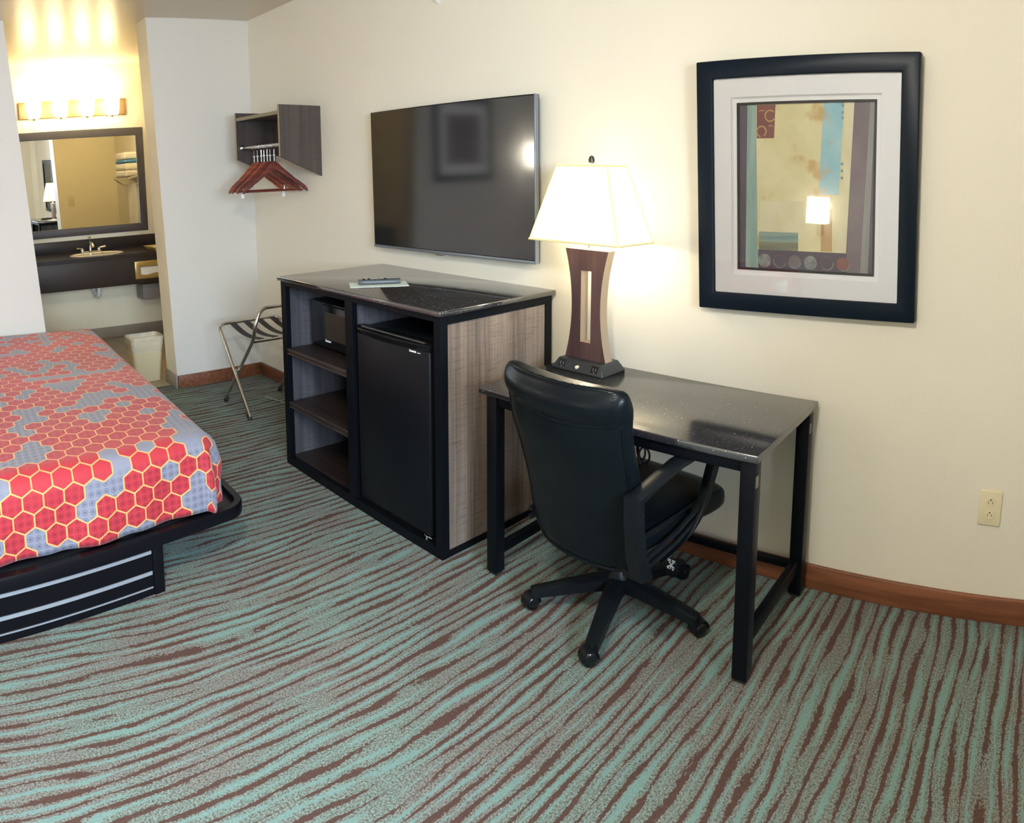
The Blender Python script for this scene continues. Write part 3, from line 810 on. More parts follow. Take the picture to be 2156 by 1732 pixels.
# ------------------------------------------------------------------ bed
def shear(x, y, q=.18):
    k = max(0., min(1., (x-.3)/2.2))
    return (x + (-(y+1.4))*q*k, y + (2.45-x)*.040)
PZ = .247
t = bed = thing('bed_base', 'black platform bed base with silver stripes, mattress and quilt on it', 'bed', (1.3, -2.4, 0))
# platform tray with rounded corner and raised rim
def rrect(x0, x1, y0, y1, r, n=8):
    pts = []
    for cx_, cy_, a0 in ((x1-r, y1-r, 0), (x0+r, y1-r, 90), (x0+r, y0+r, 180), (x1-r, y0+r, 270)):
        for k in range(n+1):
            a = R(a0+90*k/n); pts.append(shear(cx_+r*cos(a), cy_+r*sin(a)))
    return pts
O = rrect(.03, 2.440, -3.9, -1.325, .085); I = rrect(.062, 2.408, -3.865, -1.357, .06)
bm = B(); z0, z1 = .198, PZ
rings = [[(x, y, z0) for x, y in O], [(x, y, z1-.006) for x, y in O], [(x, y, z1) for x, y in rrect(.034, 2.436, -3.896, -1.329, .083)], [(x, y, z1) for x, y in I], [(x, y, z1-.022) for x, y in I]]
bm_loft(bm, rings)
part('platform', t, 'bedplat', bm, ang=50)
bm = B(); q = [shear(.10, -3.9), shear(2.42, -3.9), shear(2.42, -1.725), shear(.10, -1.725)]
bm_prism(bm, q, 'z', .0, .198)
part('plinth', t, 'bedplat', bm, smooth=False)
def onside(y, e, z): 
    x_, y_ = shear(2.42, y); return (x_+e, y_, z)
for z0_, z1_ in ((.168, .181), (.084, .098), (.030, .035)):
    bm = B(); rings = []
    for y in (-3.85, -1.772): 
        rings.append([onside(y, -.002, z0_), onside(y, .004, z0_), onside(y, .004, z1_), onside(y, -.002, z1_)])
    bm_loft(bm, rings); part('stripe', t, 'silver_strip', bm, smooth=False)
bm = B(); rings = []
for z in (0, .198): rings.append([onside(-1.768, -.02, z), onside(-1.768, .008, z), onside(-1.722, .008, z), onside(-1.722, -.02, z)])
bm_loft(bm, rings); part('corner_post', t, 'bedplat', bm, bevel=.003)
# mattress and quilt
MZ = PZ - .018
t2 = thing('mattress', 'mattress covered by the red and grey hexagon quilt on the bed base', 'mattress', (1.3, -2.4, MZ))
bm = B(); rr = rrect(.10, 2.345, -3.7, -1.47, .12)
bm_loft(bm, [[(x, y, MZ) for x, y in rr], [(x, y, .50) for x, y in rr]]); part('mattress_core', t2, 'towel', bm, bevel=.03, ang=60)
X1, Y1, ZT, rad = 2.315, -1.515, .562, .085
bm = B(); uvl = bm.loops.layers.uv.new('UVMap')
dmax = rad*pi/2 + .218
NS, NT = 128, 118
S0, T0 = .085, -3.85
def qpos(s, t_):
    dx = max(0., s-X1); dy = max(0., t_-Y1); d = math.hypot(dx, dy); bx_, by_ = min(s, X1), min(t_, Y1)
    z = ZT
    if d > 1e-9:
        ux, uy = dx/d, dy/d
        lim = dmax - .012*sin(s*9)*.5 - .008*sin(t_*23)
        d = min(d, lim)
        if d < rad*pi/2: hh = rad*sin(d/rad); z -= rad*(1-cos(d/rad))
        else:
            e = d - rad*pi/2; hh = rad + .012*sin(e*9) + (.010*sin(t_*13+s*3) + .006*sin(t_*31))*min(1, e/.12); z -= rad + e
        # gathered folds near the corner
        if dx > 0 and dy > 0:
            ang = math.atan2(dy, dx); hh += .020*sin(ang*6.)*min(1, d/.2)
        bx_ += ux*hh; by_ += uy*hh
    # soft loft of the top
    z += .006*sin(s*5.1+t_*2.3)*sin(t_*4.7) - .020*max(0, (abs(s-1.2)-.8))**1.5*0
    edge = min(1, max(0, (min(X1-s, Y1-t_)+.02)/.30)); z += .010*edge - .004
    x, y = shear(bx_, by_, .145); return (x, y, z)
ss = [S0 + (X1+dmax-S0)*k/NS for k in range(NS+1)]; ts = [T0 + (Y1+dmax-T0)*k/NT for k in range(NT+1)]
grid = [[bm.verts.new(qpos(s, tt)) for tt in ts] for s in ss]
for i in range(NS):
    for j in range(NT):
        if ss[i] > X1+.0 and ts[j] > Y1 and math.hypot(ss[i]-X1, ts[j]-Y1) > dmax*1.02: continue
        f = bm.faces.new((grid[i][j], grid[i+1][j], grid[i+1][j+1], grid[i][j+1]))
        for lp, (a_, b_) in zip(f.loops, ((i, j), (i+1, j), (i+1, j+1), (i, j+1))): lp[uvl].uv = (ss[a_], ts[b_])
for v in list(bm.verts):
    if not v.link_faces: bm.verts.remove(v)
q_ = obj('quilt', bm, 'quilt', None, smooth=True, ang=180)
so = q_.modifiers.new('solid', 'SOLIDIFY'); so.thickness = .010; so.offset = -1
tag(q_, 'red and grey hexagon patterned quilt spread over the bed', 'quilt')

# ------------------------------------------------------------------ office chair
PH_ = R(84.4)
t = thing('office_chair', 'black leather swivel armchair on casters pushed up to the desk', 'chair', (3.66, -.515, 0), (0, 0, PH_ - pi/2))
# local axes: +y facing the desk, +x the sitter's right
OX, OY = -.03, .02       # base offset so that the casters stand as in the photo
def P3(x, y, z): return (x+OX, y+OY, z)
ca = R(84.4)-pi/2
bm = B(); bm_lathe(bm, [(.030, .085), (.044, .09), (.046, .135), (.034, .15), (.030, .16)], OX, OY, 24); lpart('hub', 'black', bm, t)
bm = B(); bm_lathe(bm, [(.026, .12), (.026, .30), (.018, .302), (.018, .37)], OX, OY, 24); lpart('gas_lift', 'black', bm, t)
for i, a in enumerate((217, 288, 4, 72, 146)):
    aa = R(a) - ca; d = Vector((cos(aa), sin(aa), 0)); n_ = Vector((-sin(aa), cos(aa), 0)); c0 = Vector((OX, OY, 0))
    bm = B(); rings = []
    for k in range(9):
        u = k/8; r_ = .03 + u*.285; w_ = .034-.011*u; zt = .140 - .060*u**1.3; zb = zt - .050 + .015*u
        c = c0 + d*r_
        rings.append([tuple(c - n_*w_ + Vector((0, 0, zb))), tuple(c + n_*w_ + Vector((0, 0, zb))), tuple(c + n_*w_*.95 + Vector((0, 0, zt-.008))), tuple(c + n_*w_*.45 + Vector((0, 0, zt))), tuple(c - n_*w_*.45 + Vector((0, 0, zt))), tuple(c - n_*w_*.95 + Vector((0, 0, zt-.008)))])
    bm_loft(bm, rings)
    leg = lpart('leg', 'black', bm, t, ang=40)
    e = c0 + d*.310
    bm = B(); bm_lathe(bm, [(.004, .082), (.011, .080), (.012, .045), (.004, .04)], e.x, e.y, 14)
    # twin wheels under a hood, trailing sideways
    wa = aa + R((35, -50, 60, 20, -30)[i]); wd = Vector((cos(wa), sin(wa), 0)); wn = Vector((-sin(wa), cos(wa), 0)); wc = e + wd*.010
    hood = []
    for k in range(9):
        an = R(200*k/8 - 10); p = wc + wd*cos(an)*.0310 + Vector((0, 0, .0285+.0320*max(-.35, sin(an)))); hood.append(p)
    for s in (-1, 1):
        pass
    ring_h = [[tuple(p - wn*.022), tuple(p + wn*.022), tuple(p + wn*.022 - (p-wc-Vector((0, 0, .0285))).normalized()*.004), tuple(p - wn*.022 - (p-wc-Vector((0, 0, .0285))).normalized()*.004)] for p in hood]
    bm_loft(bm, ring_h)
    cst = lpart('caster', 'black', bm, leg, ang=50)
    for s in (-1, 1):
        bm = B(); c = wc + wn*s*.013 + Vector((0, 0, .0275))
        prof = [(.004, .0125), (.021, .0115), (.0265, .006), (.0275, 0), (.0275, -.006), (.023, -.009)]
        rg = []
        for r_, off_ in prof:
            rg.append([tuple(c + wn*s*off_ + wd*cos(2*pi*k/24)*r_ + Vector((0, 0, sin(2*pi*k/24)*r_))) for k in range(24)])
        bm_loft(bm, rg); lpart('wheel', 'gloss_black', bm, leg, ang=50)
# under-seat mechanism and lever
lpart('mechanism', 'black', boxes([(-.09, .09, -.10, .13, .345, .385)]), t, bevel=.008)
# seat cushion: waterfall front
bm = B(); rings = []
prof_y = [(-.235, .02), (-.225, .045), (-.15, .055), (-.02, .052), (.10, .055), (.22, .066), (.295, .056), (.325, .022)]
def sq(a, n=4.): 
    c, s = cos(a), sin(a); return (abs(c)**(2/n)*(1 if c >= 0 else -1), abs(s)**(2/n)*(1 if s >= 0 else -1))
for y, h_ in prof_y:
    wd_ = .246 if -.2 < y < .30 else .222
    zc = .430 + (0 if y < .1 else -(y-.1)*.10)
    rings.append([(sq(2*pi*k/32)[0]*wd_, y, zc + sq(2*pi*k/32)[1]*h_) for k in range(32)])
bm_loft(bm, rings); lpart('seat', 'leather', bm, t, ang=60, sub=1)
for s in (-1, 1):
    bm = B(); bm_tube(bm, [(s*.246, -.2, .470), (s*.248, 0, .472), (s*.246, .2, .472), (s*.236, .262, .452)], .0045, 8)
    lpart('seat_piping', 'leather', bm, t)
# backrest: wide padded shell, rounded lower outline, leaning back
def backz(u): return .325 + u*(.935-.325)
bm = B(); rings = []; NB = 26
def bprof(u):
    # half width along height: narrow rounded bottom to full width, slightly tapering top
    if u < .24: w_ = .185 + (.242-.185)*math.sqrt(max(0, 1-(1-u/.24)**2))
    else: w_ = .242 + .020*(u-.24)/.76
    return w_
for k in range(NB+1):
    u = k/NB; z = backz(u); w_ = bprof(u); yc = -.232 - .125*u - .035*sin(pi*u)*0 + .02*sin(pi*min(1, u*1.4))
    th = .034 + .012*sin(pi*u)
    if u > .86: th = .046 + .018*sin(pi*(u-.86)/.14)      # headroll
    if u > .97: th *= .8
    ring = []
    for j in range(36):
        a = 2*pi*j/36; c, s = sq(a, 3.2); yy = yc + s*th + (.045*(abs(c)**2) if True else 0)   # wraps round the sitter
        ring.append((c*w_, yy, z + (.0 if u < .95 else .0)))
    rings.append(ring)
top_r = [(x*.93, y+.004, z+.018) for x, y, z in rings[-1]]; rings.append(top_r)
rings.append([(x*.80, (y+.28)*.6-.27-.06, z+.028) for x, y, z in rings[NB]])
bm_loft(bm, rings); br = lpart('backrest', 'leather', bm, t, ang=70, sub=1)
# piping round the rear panel and seams over the head roll
bm = B(); pts = []
def bk(u, c):   # point on the rear face
    w_ = bprof(u); yc = -.232 - .125*u + .02*sin(pi*min(1, u*1.4)); th = (.034+.012*sin(pi*u))
    ce = c*.955; sv_ = (1-abs(ce)**3.2)**(1/3.2)
    return Vector((ce*w_, yc - th*sv_*.97 + .045*ce*ce, backz(u)))
for k in range(0, 23): pts.append(bk(.86 - .84*k/22, 1))
for k in range(1, 8): pts.append(bk(.02, 1-2*k/8))
for k in range(0, 23): pts.append(bk(.02+.84*k/22, -1))
for k in range(1, 12): pts.append(bk(.86-.012*sin(pi*k/12)*3, -1+2*k/12))
bm_tube(bm, pts, .0050, 8, closed=True)
lpart('back_piping', 'leather', bm, br)
for c in (.32, -.62):
    bm = B(); pp = []
    for k in range(9):
        a = k/8; u = .87+.13*min(1, a*1.7); w_ = bprof(u); yc = -.232-.125*u+.02*sin(pi*min(1, u*1.4))
        pp.append(Vector((c*w_, yc - .050*cos(pi*a) + .045*c*c, backz(u) + .016*sin(pi*min(1, a*1.25)))))
    bm_tube(bm, pp, .0035, 6); lpart('seam', 'leather', bm, br)
# arms: closed loops, rear upright, arched top, curved front strut to the seat
for s in (-1, 1):
    x = .275 if s > 0 else -.236
    gy = 0 if s > 0 else .125
    bm = B(); rings = []
    tops = [(-.300, .640), (-.20, .662), (-.08, .684), (.05, .690), (.15, .676), (.215, .640), (.222, .612)]
    for i_, (y, z) in enumerate(tops):
        th = (.030, .024, .022, .022, .024, .028, .014)[i_]; ww = (.026, .027, .029, .030, .030, .027, .018)[i_]
        rings.append([(x-ww, y, z-th), (x+ww, y, z-th), (x+ww, y, z-.006), (x+ww*.7, y, z), (x-ww*.7, y, z), (x-ww, y, z-.006)])
    bm_loft(bm, rings); bmesh.ops.translate(bm, verts=bm.verts, vec=(0, gy, 0)); arm = lpart('armrest', 'black', bm, t, bevel=.003, ang=50)
    bm = B(); rings = []
    for y, z, h_ in ((-.292, .640, .020), (-.290, .55, .020), (-.275, .44, .022), (-.245, .36, .026)):
        rings.append([(x-.024, y-h_, z), (x+.024, y-h_, z), (x+.024, y+h_, z), (x-.024, y+h_, z)])
    bm_loft(bm, rings); bm_box(bm, min(x, x-s*.06), max(x, x-s*.06), -.265, -.225, .355, .375)
    for zz_ in (.42, .58): bm_lathe(bm, [(.002, x+s*.0275), (.007, x+s*.0265), (.007, x+s*.02)], -.285 if zz_ > .5 else -.268, zz_, 12, 'x')
    bmesh.ops.translate(bm, verts=bm.verts, vec=(0, gy, 0)); lpart('rear_upright', 'black', bm, arm, ang=40)
    bm = B(); cv = smooth_path([(x, .165, .640), (x, .120, .55), (x, .085, .47), (x-s*.01, .02, .395), (x-s*.03, -.10, .355)], 6, .07); rings = []
    for i_, p in enumerate(cv):
        u = i_/(len(cv)-1); hy = .024*(1-.3*sin(pi*u)) 
        rings.append([(p.x-.018, p.y-hy, p.z-hy*.3), (p.x+.018, p.y-hy, p.z-hy*.3), (p.x+.018, p.y+hy, p.z+hy*.3), (p.x-.018, p.y+hy, p.z+hy*.3)])
    bm_loft(bm, rings); bmesh.ops.translate(bm, verts=bm.verts, vec=(0, gy*.5, 0)); lpart('front_strut', 'black', bm, arm, ang=45, bevel=.003)
    bm = B(); 
    for dz_ in (0, .030):
        bm_tube(bm, [(x-s*.006, -.235, .375+dz_), (x-s*.004, -.06, .398+dz_*1.1), (x-s*.004, .08, .44+dz_*1.1)], .0095, 8)
    lpart('seat_rail', 'black', bm, arm)
# adjustment lever and its hanging tag
bm = B(); bm_tube(bm, smooth_path([(.08, .02, .36), (.20, .03, .355), (.225, .03, .345)], 4, .02), .005, 8); lv = lpart('lever', 'black', bm, t)
bm = B(); bm_tube(bm, [(.205, .03, .352), (.207, .02, .31), (.205, .015, .285)], .0012, 6)
bm_prism(bm, [(.205+.026*cos(2*pi*k/24), .252+.034*sin(2*pi*k/24)) for k in range(24)], 'y', .012, .0145)
lpart('tag', 'gloss_black', bm, lv, smooth=False)
bm = B(); e = .0112
for (u0, u1, v0, v1) in ((-.016, -.003, .026, .029), (-.016, -.004, .021, .0235), (.002, .015, .026, .029), (.001, .014, .0205, .0235), (.001, .013, .002, .005), (.002, .011, -.003, -.001), (.003, .009, -.008, -.0055), (-.008, .004, .003, .006)):
    bm_box(bm, .205+u0, .205+u1, e, e+.001, .252+v0, .252+v1)
for (p, q, w_) in (((-.010, .018), (.002, .010), .0016), ((.008, .018), (-.002, .010), .0016), ((0, .012), (0, .006), .0022), ((-.003, .008), (-.018, -.003), .0022), ((-.010, .004), (-.015, -.008), .0018), ((-.003, .002), (-.006, -.007), .0016), ((-.004, .009), (.007, .006), .0014)):
    d_ = Vector((q[0]-p[0], q[1]-p[1])).normalized(); n_ = Vector((-d_.y, d_.x))*w_
    bm_prism(bm, [(.205+p[0]+n_.x, .252+p[1]+n_.y), (.205+q[0]+n_.x, .252+q[1]+n_.y), (.205+q[0]-n_.x, .252+q[1]-n_.y), (.205+p[0]-n_.x, .252+p[1]-n_.y)], 'y', e, e+.001)
lpart('tag_print', 'white_plastic', bm, lv, smooth=False)

# ------------------------------------------------------------------ vanity alcove
CZ = .90; CF = -1.38
t = thing('vanity_counter', 'dark stone vanity counter with deep apron mounted below the mirror', 'vanity counter', (-1.69, -1.3, CZ))
bm = B(); n = 40; cxk, cyk, ra, rb = -1.63, -.86, .135, .235
outer = [(XA+.002, -2.59), (CF, -2.59), (CF, -.004), (XA+.002, -.004)]
def topface(z, flip):
    ov = [bm.verts.new((x, y, z)) for x, y in outer]; iv = [bm.verts.new((cxk+ra*cos(2*pi*k/n), cyk+rb*sin(2*pi*k/n), z)) for k in range(n)]
    es = [bm.edges.new((ov[i], ov[(i+1) % 4])) for i in range(4)] + [bm.edges.new((iv[i], iv[(i+1) % n])) for i in range(n)]
    bmesh.ops.triangle_fill(bm, use_beauty=True, edges=es)
    return ov, iv
o1, i1 = topface(CZ, 0); o2, i2 = topface(CZ-.035, 1)
for A_, B_ in ((o1, o2), (i1, i2)):
    for k in range(len(A_)): bm.faces.new((A_[k], A_[(k+1) % len(A_)], B_[(k+1) % len(A_)], B_[k]))
part('counter_slab', t, 'stone_matte', bm, smooth=False)
part('apron', t, 'apron', boxes([(CF-.03, CF-.004, -2.59, -.005, .612, CZ-.035)]), bevel=.003)
part('backsplash', t, 'stone_matte', boxes([(XA+.002, XA+.022, -2.59, -.005, CZ, 1.02)]), bevel=.003)
bm = B(); rings = []
for r_, z in ((1.12, CZ+.001), (1.08, CZ+.008), (1.0, CZ+.006), (.96, CZ-.002), (.90, CZ-.05), (.66, CZ-.115), (.2, CZ-.135)):
    rings.append([(cxk+ra*r_*cos(2*pi*k/n), cyk+rb*r_*sin(2*pi*k/n), z) for k in range(n)])
bm_loft(bm, rings); part('basin', t, 'basin', bm, ang=60)
bm = B(); pts = smooth_path([(-1.63, -.86, .765), (-1.63, -.86, .53), (-1.70, -.86, .47), (-1.78, -.86, .53), (-1.99, -.86, .56)], 8, .08)
bm_tube(bm, pts, .019, 14)
for p in ((-1.63, -.86, .62), (-1.80, -.86, .535)): bm_tube(bm, [(p[0]-.012, p[1], p[2]), (p[0]+.012, p[1], p[2])] if p[2] < .6 else [(p[0], p[1], p[2]-.014), (p[0], p[1], p[2]+.014)], .026, 14)
part('drain_pipe', t, 'white_plastic', bm)
# faucet
t = thing('faucet', 'chrome two-handle faucet behind the basin on the vanity counter', 'faucet', (-1.86, -.86, CZ))
bm = B(); bm_prism(bm, [(-1.86+.026*cos(a)*(1), -.86+(.085 if sin(a) > 0 else -.085)+.026*sin(a)) for a in [2*pi*k/32 for k in range(32)]], 'z', CZ, CZ+.014)
part('base_plate', t, 'chrome', bm, bevel=.003)
bm = B(); bm_tube(bm, smooth_path([(-1.87, -.86, CZ+.01), (-1.87, -.86, CZ+.085), (-1.80, -.86, CZ+.095), (-1.755, -.86, CZ+.065)], 6, .04), [.017]*1+[.016]*7+[.014]*8, 14) if False else bm_tube(bm, smooth_path([(-1.87, -.86, CZ+.01), (-1.87, -.86, CZ+.085), (-1.80, -.86, CZ+.095), (-1.755, -.86, CZ+.065)], 6, .04), .015, 14)
part('spout', t, 'chrome', bm)
bm = B(); bm_tube(bm, [(-1.87, -.86, CZ+.09), (-1.87, -.86, CZ+.14)], .005, 8); bm_lathe(bm, [(.004, CZ+.135), (.013, CZ+.14), (.013, CZ+.15), (.004, CZ+.156)], -1.87, -.86, 14)
part('lift_rod', t, 'chrome', bm)
for s in (-1, 1):
    bm = B(); bm_lathe(bm, [(.018, CZ+.01), (.020, CZ+.03), (.014, CZ+.045), (.004, CZ+.048)], -1.86, -.86+s*.085, 18)
    bm_tube(bm, [(-1.86, -.86+s*.085, CZ+.036), (-1.835, -.86+s*.150, CZ+.046)], [.010, .013], 12)
    part('tap_handle', t, 'chrome', bm)
# mirror
t = thing('wall_mirror', 'large wall mirror with wide charcoal frame above the vanity counter', 'mirror', (XA, -1.0, 1.57))
bm = B(); bm_framerect(bm, -1.86, -.215, 1.062, 2.095, .078, XA+.001, XA+.030, 'x'); part('frame', t, 'mirror_frame', bm, bevel=.004)
part('mirror_glass', t, 'mirror', boxes([(XA+.012, XA+.018, -1.80, -.28, 1.13, 2.03)]), smooth=False)
# vanity light
t = thing('vanity_light', 'brass bar wall light with four lit frosted shades above the mirror', 'wall light', (XA, -.93, 2.29))
part('back_plate', t, simple('brushed_brass_plate', t_c((150, 124, 84)), .45, .3), boxes([(XA+.001, XA+.028, -1.45, -.375, 2.222, 2.382)]), bevel=.006)
VY = (-1.322, -1.058, -.798, -.548)
for y in VY:
    bm = B(); n = 24; rings = []
    for r_, z in ((.040, 2.212), (.058, 2.222), (.066, 2.26), (.074, 2.33), (.078, 2.392)):
        rings.append([(XA+.135+r_*cos(2*pi*k/n)*.9, y+r_*sin(2*pi*k/n), z) for k in range(n)])
    bm_loft(bm, rings, caps=False)
    g = part('glass_shade', t, 'frost', bm); so = g.modifiers.new('solid', 'SOLIDIFY'); so.thickness = .003
    bm = B(); bm_tube(bm, smooth_path([(XA+.02, y, 2.24), (XA+.07, y, 2.20), (XA+.135, y, 2.204), (XA+.135, y, 2.235)], 5, .03), .009, 10); bm_lathe(bm, [(.034, 2.204), (.036, 2.214), (.02, 2.225)], XA+.135, y, 18)
    part('arm', t, 'nickel', bm)
# bamboo tray
t = thing('amenity_tray', 'yellow bamboo tray with soaps at the right end of the vanity counter', 'tray', (-1.56, -.22, CZ+.001), (0, 0, R(4)))
bm = B(); bm_loft(bm, [rect(.20, .24, .010), rect(.20, .24, .014), rect(.24, .28, .036), rect(.25, .29, .036), rect(.21, .25, .006), rect(.17, .21, .004)], caps=True) if False else None
bm = B()
ring_o = [rect(.20, .24, 0), rect(.26, .30, .034), rect(.25, .29, .034), rect(.195, .235, .006)]
bm_loft(bm, ring_o); lpart('tray_body', 'bamboo', bm, t, smooth=False)
for i, (x, y, w_, d_, h_, m_, nm, cat, lb) in enumerate(((-1.60, -.26, .05, .08, .018, 'white_plastic', 'soap_bar', 'soap', 'white wrapped soap bar lying in the bamboo tray on vanity'), (-1.52, -.20, .08, .05, .022, 'paper', 'tissue_packet', 'packet', 'pale flat packet lying in the bamboo tray on vanity'), (-1.58, -.14, .05, .05, .030, 'ivory', 'toiletry_box', 'box', 'small cream box standing in the bamboo tray on vanity'))):
    o_ = obj(nm, boxes([(-w_/2, w_/2, -d_/2, d_/2, 0, h_)]), m_, bevel=.005); o_.location = (x, y, CZ+.0075); o_.rotation_euler = (0, 0, R(12*i)); tag(o_, lb, cat)
# tissue dispenser set in the apron
t = thing('tissue_dispenser', 'yellow-reflecting chrome tissue dispenser on the vanity apron with a tissue showing', 'dispenser', (CF, -.43, .74))
bm = B(); bm_framerect(bm, -.568, -.285, .655, .823, .052, CF-.003, CF+.006, 'x')
part('face_plate', t, simple('chrome_plate_yellow_reflection', t_c((206, 184, 124)), .25, .8), bm, bevel=.003)  # chrome plate; the yellow it reflects is put into its colour
part('tissue_box', t, 'metal_grey', boxes([(CF-.16, CF-.031, -.55, -.30, .66, .82)]), smooth=False)
bm = B(); rings = []
for k in range(9):
    u = k/8; y = -.515 + u*.165
    rings.append([(CF-.006, y, .715+.006*sin(u*9)), (CF+.020+.008*sin(u*7), y+.01*u, .700-.006*sin(u*5)), (CF+.022+.008*sin(u*7), y+.012*u, .745+.008*sin(u*6)), (CF-.006, y, .768)])
bm_loft(bm, rings); part('tissue', t, 'towel', bm, ang=60)
tag(obj('under_counter_box', boxes([(-1.84, -1.64, -.42, -.02, .41, .56)]), simple('grey_box_metal', t_c((136, 130, 124)), .5), bevel=.004), 'grey metal box mounted under the vanity counter at its right end', 'box')
# waste basket
t = thing('waste_basket', 'cream plastic waste basket with clear liner on the tile floor', 'waste basket', (-.355, -.845, 0))
def rrl(w_, d_, r_, z, n=6):
    pts = []
    for sx, sy, a0 in ((1, 1, 0), (-1, 1, 90), (-1, -1, 180), (1, -1, 270)):
        for k in range(n+1):
            a = R(a0+90*k/n); pts.append((sx*(w_/2-r_)+r_*cos(a), sy*(d_/2-r_)+r_*sin(a), z))
    return pts
bm = B(); bm_loft(bm, [rrl(.15, .20, .03, .002), rrl(.20, .265, .04, .345), rrl(.192, .257, .038, .345), rrl(.145, .195, .028, .008)])
lpart('bin', 'bin', bm, t, ang=50)
bm = B(); n = len(rrl(.2, .2, .04, 0)); rings = []
for (w_, d_, z, am) in ((.190, .243, .235, .004), (.205, .268, .29, .006), (.212, .280, .34, .003), (.216, .284, .356, .002), (.196, .262, .360, .002), (.184, .250, .33, .006), (.165, .225, .2, .01)):
    rings.append([(x*(1+random.uniform(-1, 1)*am*4), y*(1+random.uniform(-1, 1)*am*4), z_+random.uniform(-1, 1)*am*(2.5 if z < .3 else .8)) for x, y, z_ in rrl(w_, d_, .042, z)])
bm_loft(bm, rings, caps=False); lpart('liner', 'liner', bm, t, ang=70)
# towel rack on the side wall, seen in the mirror
t = thing('towel_rack', 'chrome towel rack on the alcove side wall, seen in the mirror', 'towel rack', (-1.1, 0, 1.60))
bm = B()
for y in (-.03, -.11, -.20): bm_tube(bm, [(-1.38, y, 1.60), (-.80, y, 1.60)], .006, 10)
for x in (-1.38, -.80): bm_tube(bm, smooth_path([(x, 0, 1.63), (x, -.21, 1.60), (x, -.10, 1.52), (x, 0, 1.50)], 4, .03), .007, 10)
bm_tube(bm, [(-1.38, -.10, 1.52), (-.80, -.10, 1.52)], .006, 10)
part('rack_frame', t, 'chrome', bm)
for i, (z, m_, lb) in enumerate(((1.608, 'towel', 'folded white towel lowest in the stack on the towel rack'), (1.685, 'towel', 'folded white towel in the middle of the rack stack'), (1.762, 'blue_cloth', 'folded blue cloth second from the top of the rack stack'), (1.800, 'towel', 'folded white towel topmost in the stack on the rack'))):
    h_ = (.072, .072, .034, .080)[i]
    o_ = obj('folded_towel', boxes([(-.21+.01*i, .21-.012*i, -.10, .10, 0, h_)]), m_, bevel=.022, seg=4); o_.location = (-1.12, -.115, z+.001); tag(o_, lb, 'towel')
bm = B(); rings = []
for k in range(17):
    u = k/16; x = -1.36 + .34*u; w_ = .006*sin(u*14)
    rings.append([(x, -.108+w_, 1.06), (x, -.116+w_*.5, 1.534), (x, -.100, 1.538), (x, -.086+w_*.3, 1.534), (x, -.080+w_, 1.12), (x, -.089+w_, 1.12), (x, -.092+w_*.3, 1.50), (x, -.10+w_, 1.06)])
bm_loft(bm, rings); tag(obj('bath_towel', bm, 'towel', ang=60), 'white bath towel hanging from the towel rack bar, seen in mirror', 'towel')
t = thing('light_switch', 'small cream light switch on the yellow wall reflected in the mirror', 'light switch', (-TW, -.60, 1.36))
part('switch_plate', t, 'ivory', boxes([(-TW-.006, -TW, -.638, -.562, 1.30, 1.42)]), bevel=.002)
part('toggle', t, 'ivory', boxes([(-TW-.018, -TW-.005, -.606, -.594, 1.35, 1.37)]), smooth=False)

# ------------------------------------------------------------------ things seen only as reflections
t = thing('framed_picture', 'black framed dark print on the partition wall, reflected in the television', 'picture', (0, -2.34, 1.83))
bm = B(); bm_framerect(bm, -2.72, -1.96, 1.42, 2.20, .065, .001, .032, 'x'); part('frame', t, 'picframe', bm, bevel=.004)
bm = B(); bm_framerect(bm, -2.66, -2.02, 1.48, 2.14, .10, .006, .016, 'x'); part('mat_board', t, 'mat', bm, smooth=False)
part('print', t, pm[7], boxes([(.004, .010, -2.57, -2.11, 1.57, 2.05)]), smooth=False)
part('backing', t, 'frame_black', boxes([(.001, .004, -2.70, -1.98, 1.44, 2.18)]), smooth=False)
def sconce(loc, axis, lb):
    T = thing('wall_lamp', lb, 'wall lamp', loc, (0, 0, 0 if axis == 'y' else R(-90)))
    # local: wall plane y=0, room towards +y
    lpart('wall_plate', 'nickel', boxes([(-.04, .04, 0, .015, -.15, .02)]), T, bevel=.003)
    bm = B(); bm_tube(bm, smooth_path([(0, .01, -.10), (0, .10, -.10), (0, .10, .0)], 5, .03), .008, 10); lpart('arm', 'nickel', bm, T)
    bm = B()
    rg = [[bm.verts.new(p) for p in rect(.205, .12, -.02, 0, .10)], [bm.verts.new(p) for p in rect(.195, .11, .235, 0, .10)]]
    for i in range(4): bm.faces.new((rg[0][i], rg[0][(i+1) % 4], rg[1][(i+1) % 4], rg[1][i]))
    lpart('lamp_shade', 'sconce_shade', bm, T, smooth=False)
    return T
sconce((2.755, YF, .975), 'y', 'lit bedside wall lamp on the wall facing the picture, reflected in its glass')
sconce((0, -3.28, 1.55), 'x', 'lit wall lamp on the partition wall, reflected in the television')

# ceiling light over the room behind the camera
t = thing('ceiling_light', 'round white ceiling light above the open carpet', 'ceiling light', (4.35, -2.45, H))
bm = B(); bm_lathe(bm, [(.17, H-.001), (.175, H-.02), (.15, H-.025)], 4.35, -2.45, 36); part('canopy', t, 'silver', bm)
bm = B(); bm_lathe(bm, [(.15, H-.024), (.14, H-.06), (.10, H-.085), (.02, H-.097)], 4.35, -2.45, 36); part('diffuser', t, shademat('lit_dome', (.85, .83, .78), 5., (1., .94, .82)), bm)

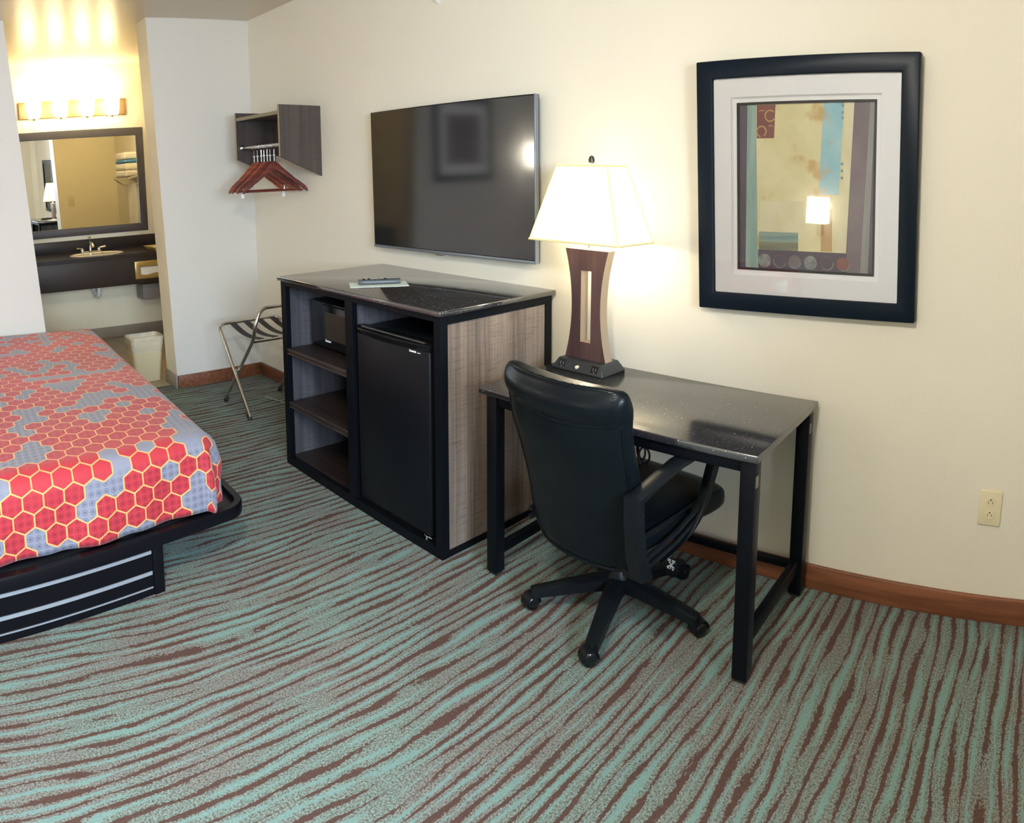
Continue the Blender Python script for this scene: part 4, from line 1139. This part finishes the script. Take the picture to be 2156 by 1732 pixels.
# ------------------------------------------------------------------ lights
def light(name, kind, loc, e, col, size=.1, rot=None, sy=None):
    l = bpy.data.lights.new(name, kind); l.energy = e; l.color = col
    if kind == 'AREA':
        l.size = size
        if sy: l.shape = 'RECTANGLE'; l.size_y = sy
    else: l.shadow_soft_size = size
    o = bpy.data.objects.new(name, l); COL.objects.link(o); o.location = loc
    if rot: o.rotation_euler = rot
    return o
WARM = (1., .80, .52)
light('lamp_bulb_light', 'POINT', (3.231, -.158, 1.34), 8, (1., .86, .62), .035)
for y in VY: light('vanity_bulb_light', 'POINT', (XA+.135, y, 2.33), 7.5, (1., .74, .38), .03)
light('ceiling_bulb_light', 'POINT', (4.35, -2.45, H-.16), 108, (1., .95, .87), .12)
light('sconce_bulb_light', 'POINT', (2.755, YF+.10, 1.10), 7, (1., .86, .66), .05)
light('sconce_bulb_light', 'POINT', (.12, -3.28, 1.66), 8, (1., .92, .8), .05)
light('window_daylight', 'AREA', (XR+1.0, -2.6, 2.35), 640, (.68, .83, 1.), 1.9, (0, R(90), 0), 2.6).rotation_euler = (0, R(90), 0)

w = bpy.data.worlds.new('sky'); S.world = w; w.use_nodes = True
nt = w.node_tree; bg = nt.nodes['Background']
sky = nt.nodes.new('ShaderNodeTexSky'); sky.sky_type = 'HOSEK_WILKIE'; sky.turbidity = 3; sky.sun_direction = Vector((.3, -.5, .8)).normalized()
nt.links.new(sky.outputs[0], bg.inputs[0]); bg.inputs[1].default_value = 1.2

# ------------------------------------------------------------------ camera: the photograph is a cylindrical (panorama style) projection
cam = bpy.data.cameras.new('camera'); co = bpy.data.objects.new('camera', cam); COL.objects.link(co); S.camera = co
F = 1522.8425; PX, PY = 25.0411, -320.5137
RT = Vector((.7461606194822976, .665747735073478, .00492779649824056)); UP = Vector((-.08824050472671392, .09155689341898872, .9918825276175797)); FW = Vector((-.6598923724815803, .7405385125109957, -.12706206447493765))
co.matrix_world = Matrix(((RT.x, UP.x, -FW.x, 4.9905), (RT.y, UP.y, -FW.y, -2.5423), (RT.z, UP.z, -FW.z, 1.5956), (0, 0, 0, 1)))
cam.type = 'PANO'; cam.panorama_type = 'CENTRAL_CYLINDRICAL'
cam.central_cylindrical_range_u_min = -(1078+PX)/F; cam.central_cylindrical_range_u_max = (2156-1078-PX)/F
cam.central_cylindrical_range_v_min = -(1732-866-PY)/F; cam.central_cylindrical_range_v_max = (866+PY)/F
cam.central_cylindrical_radius = 1.
cam.clip_start = .05

S.view_settings.view_transform = 'Standard'; S.view_settings.look = 'None'; S.view_settings.gamma = 1.; S.view_settings.use_curve_mapping = False
S.view_settings.exposure = .45
S.cycles.max_bounces = 8; S.cycles.diffuse_bounces = 5; S.cycles.glossy_bounces = 4; S.cycles.transparent_max_bounces = 10
S.cycles.sample_clamp_indirect = 8; S.cycles.use_denoising = True
S.cycles.caustics_reflective = False; S.cycles.caustics_refractive = False
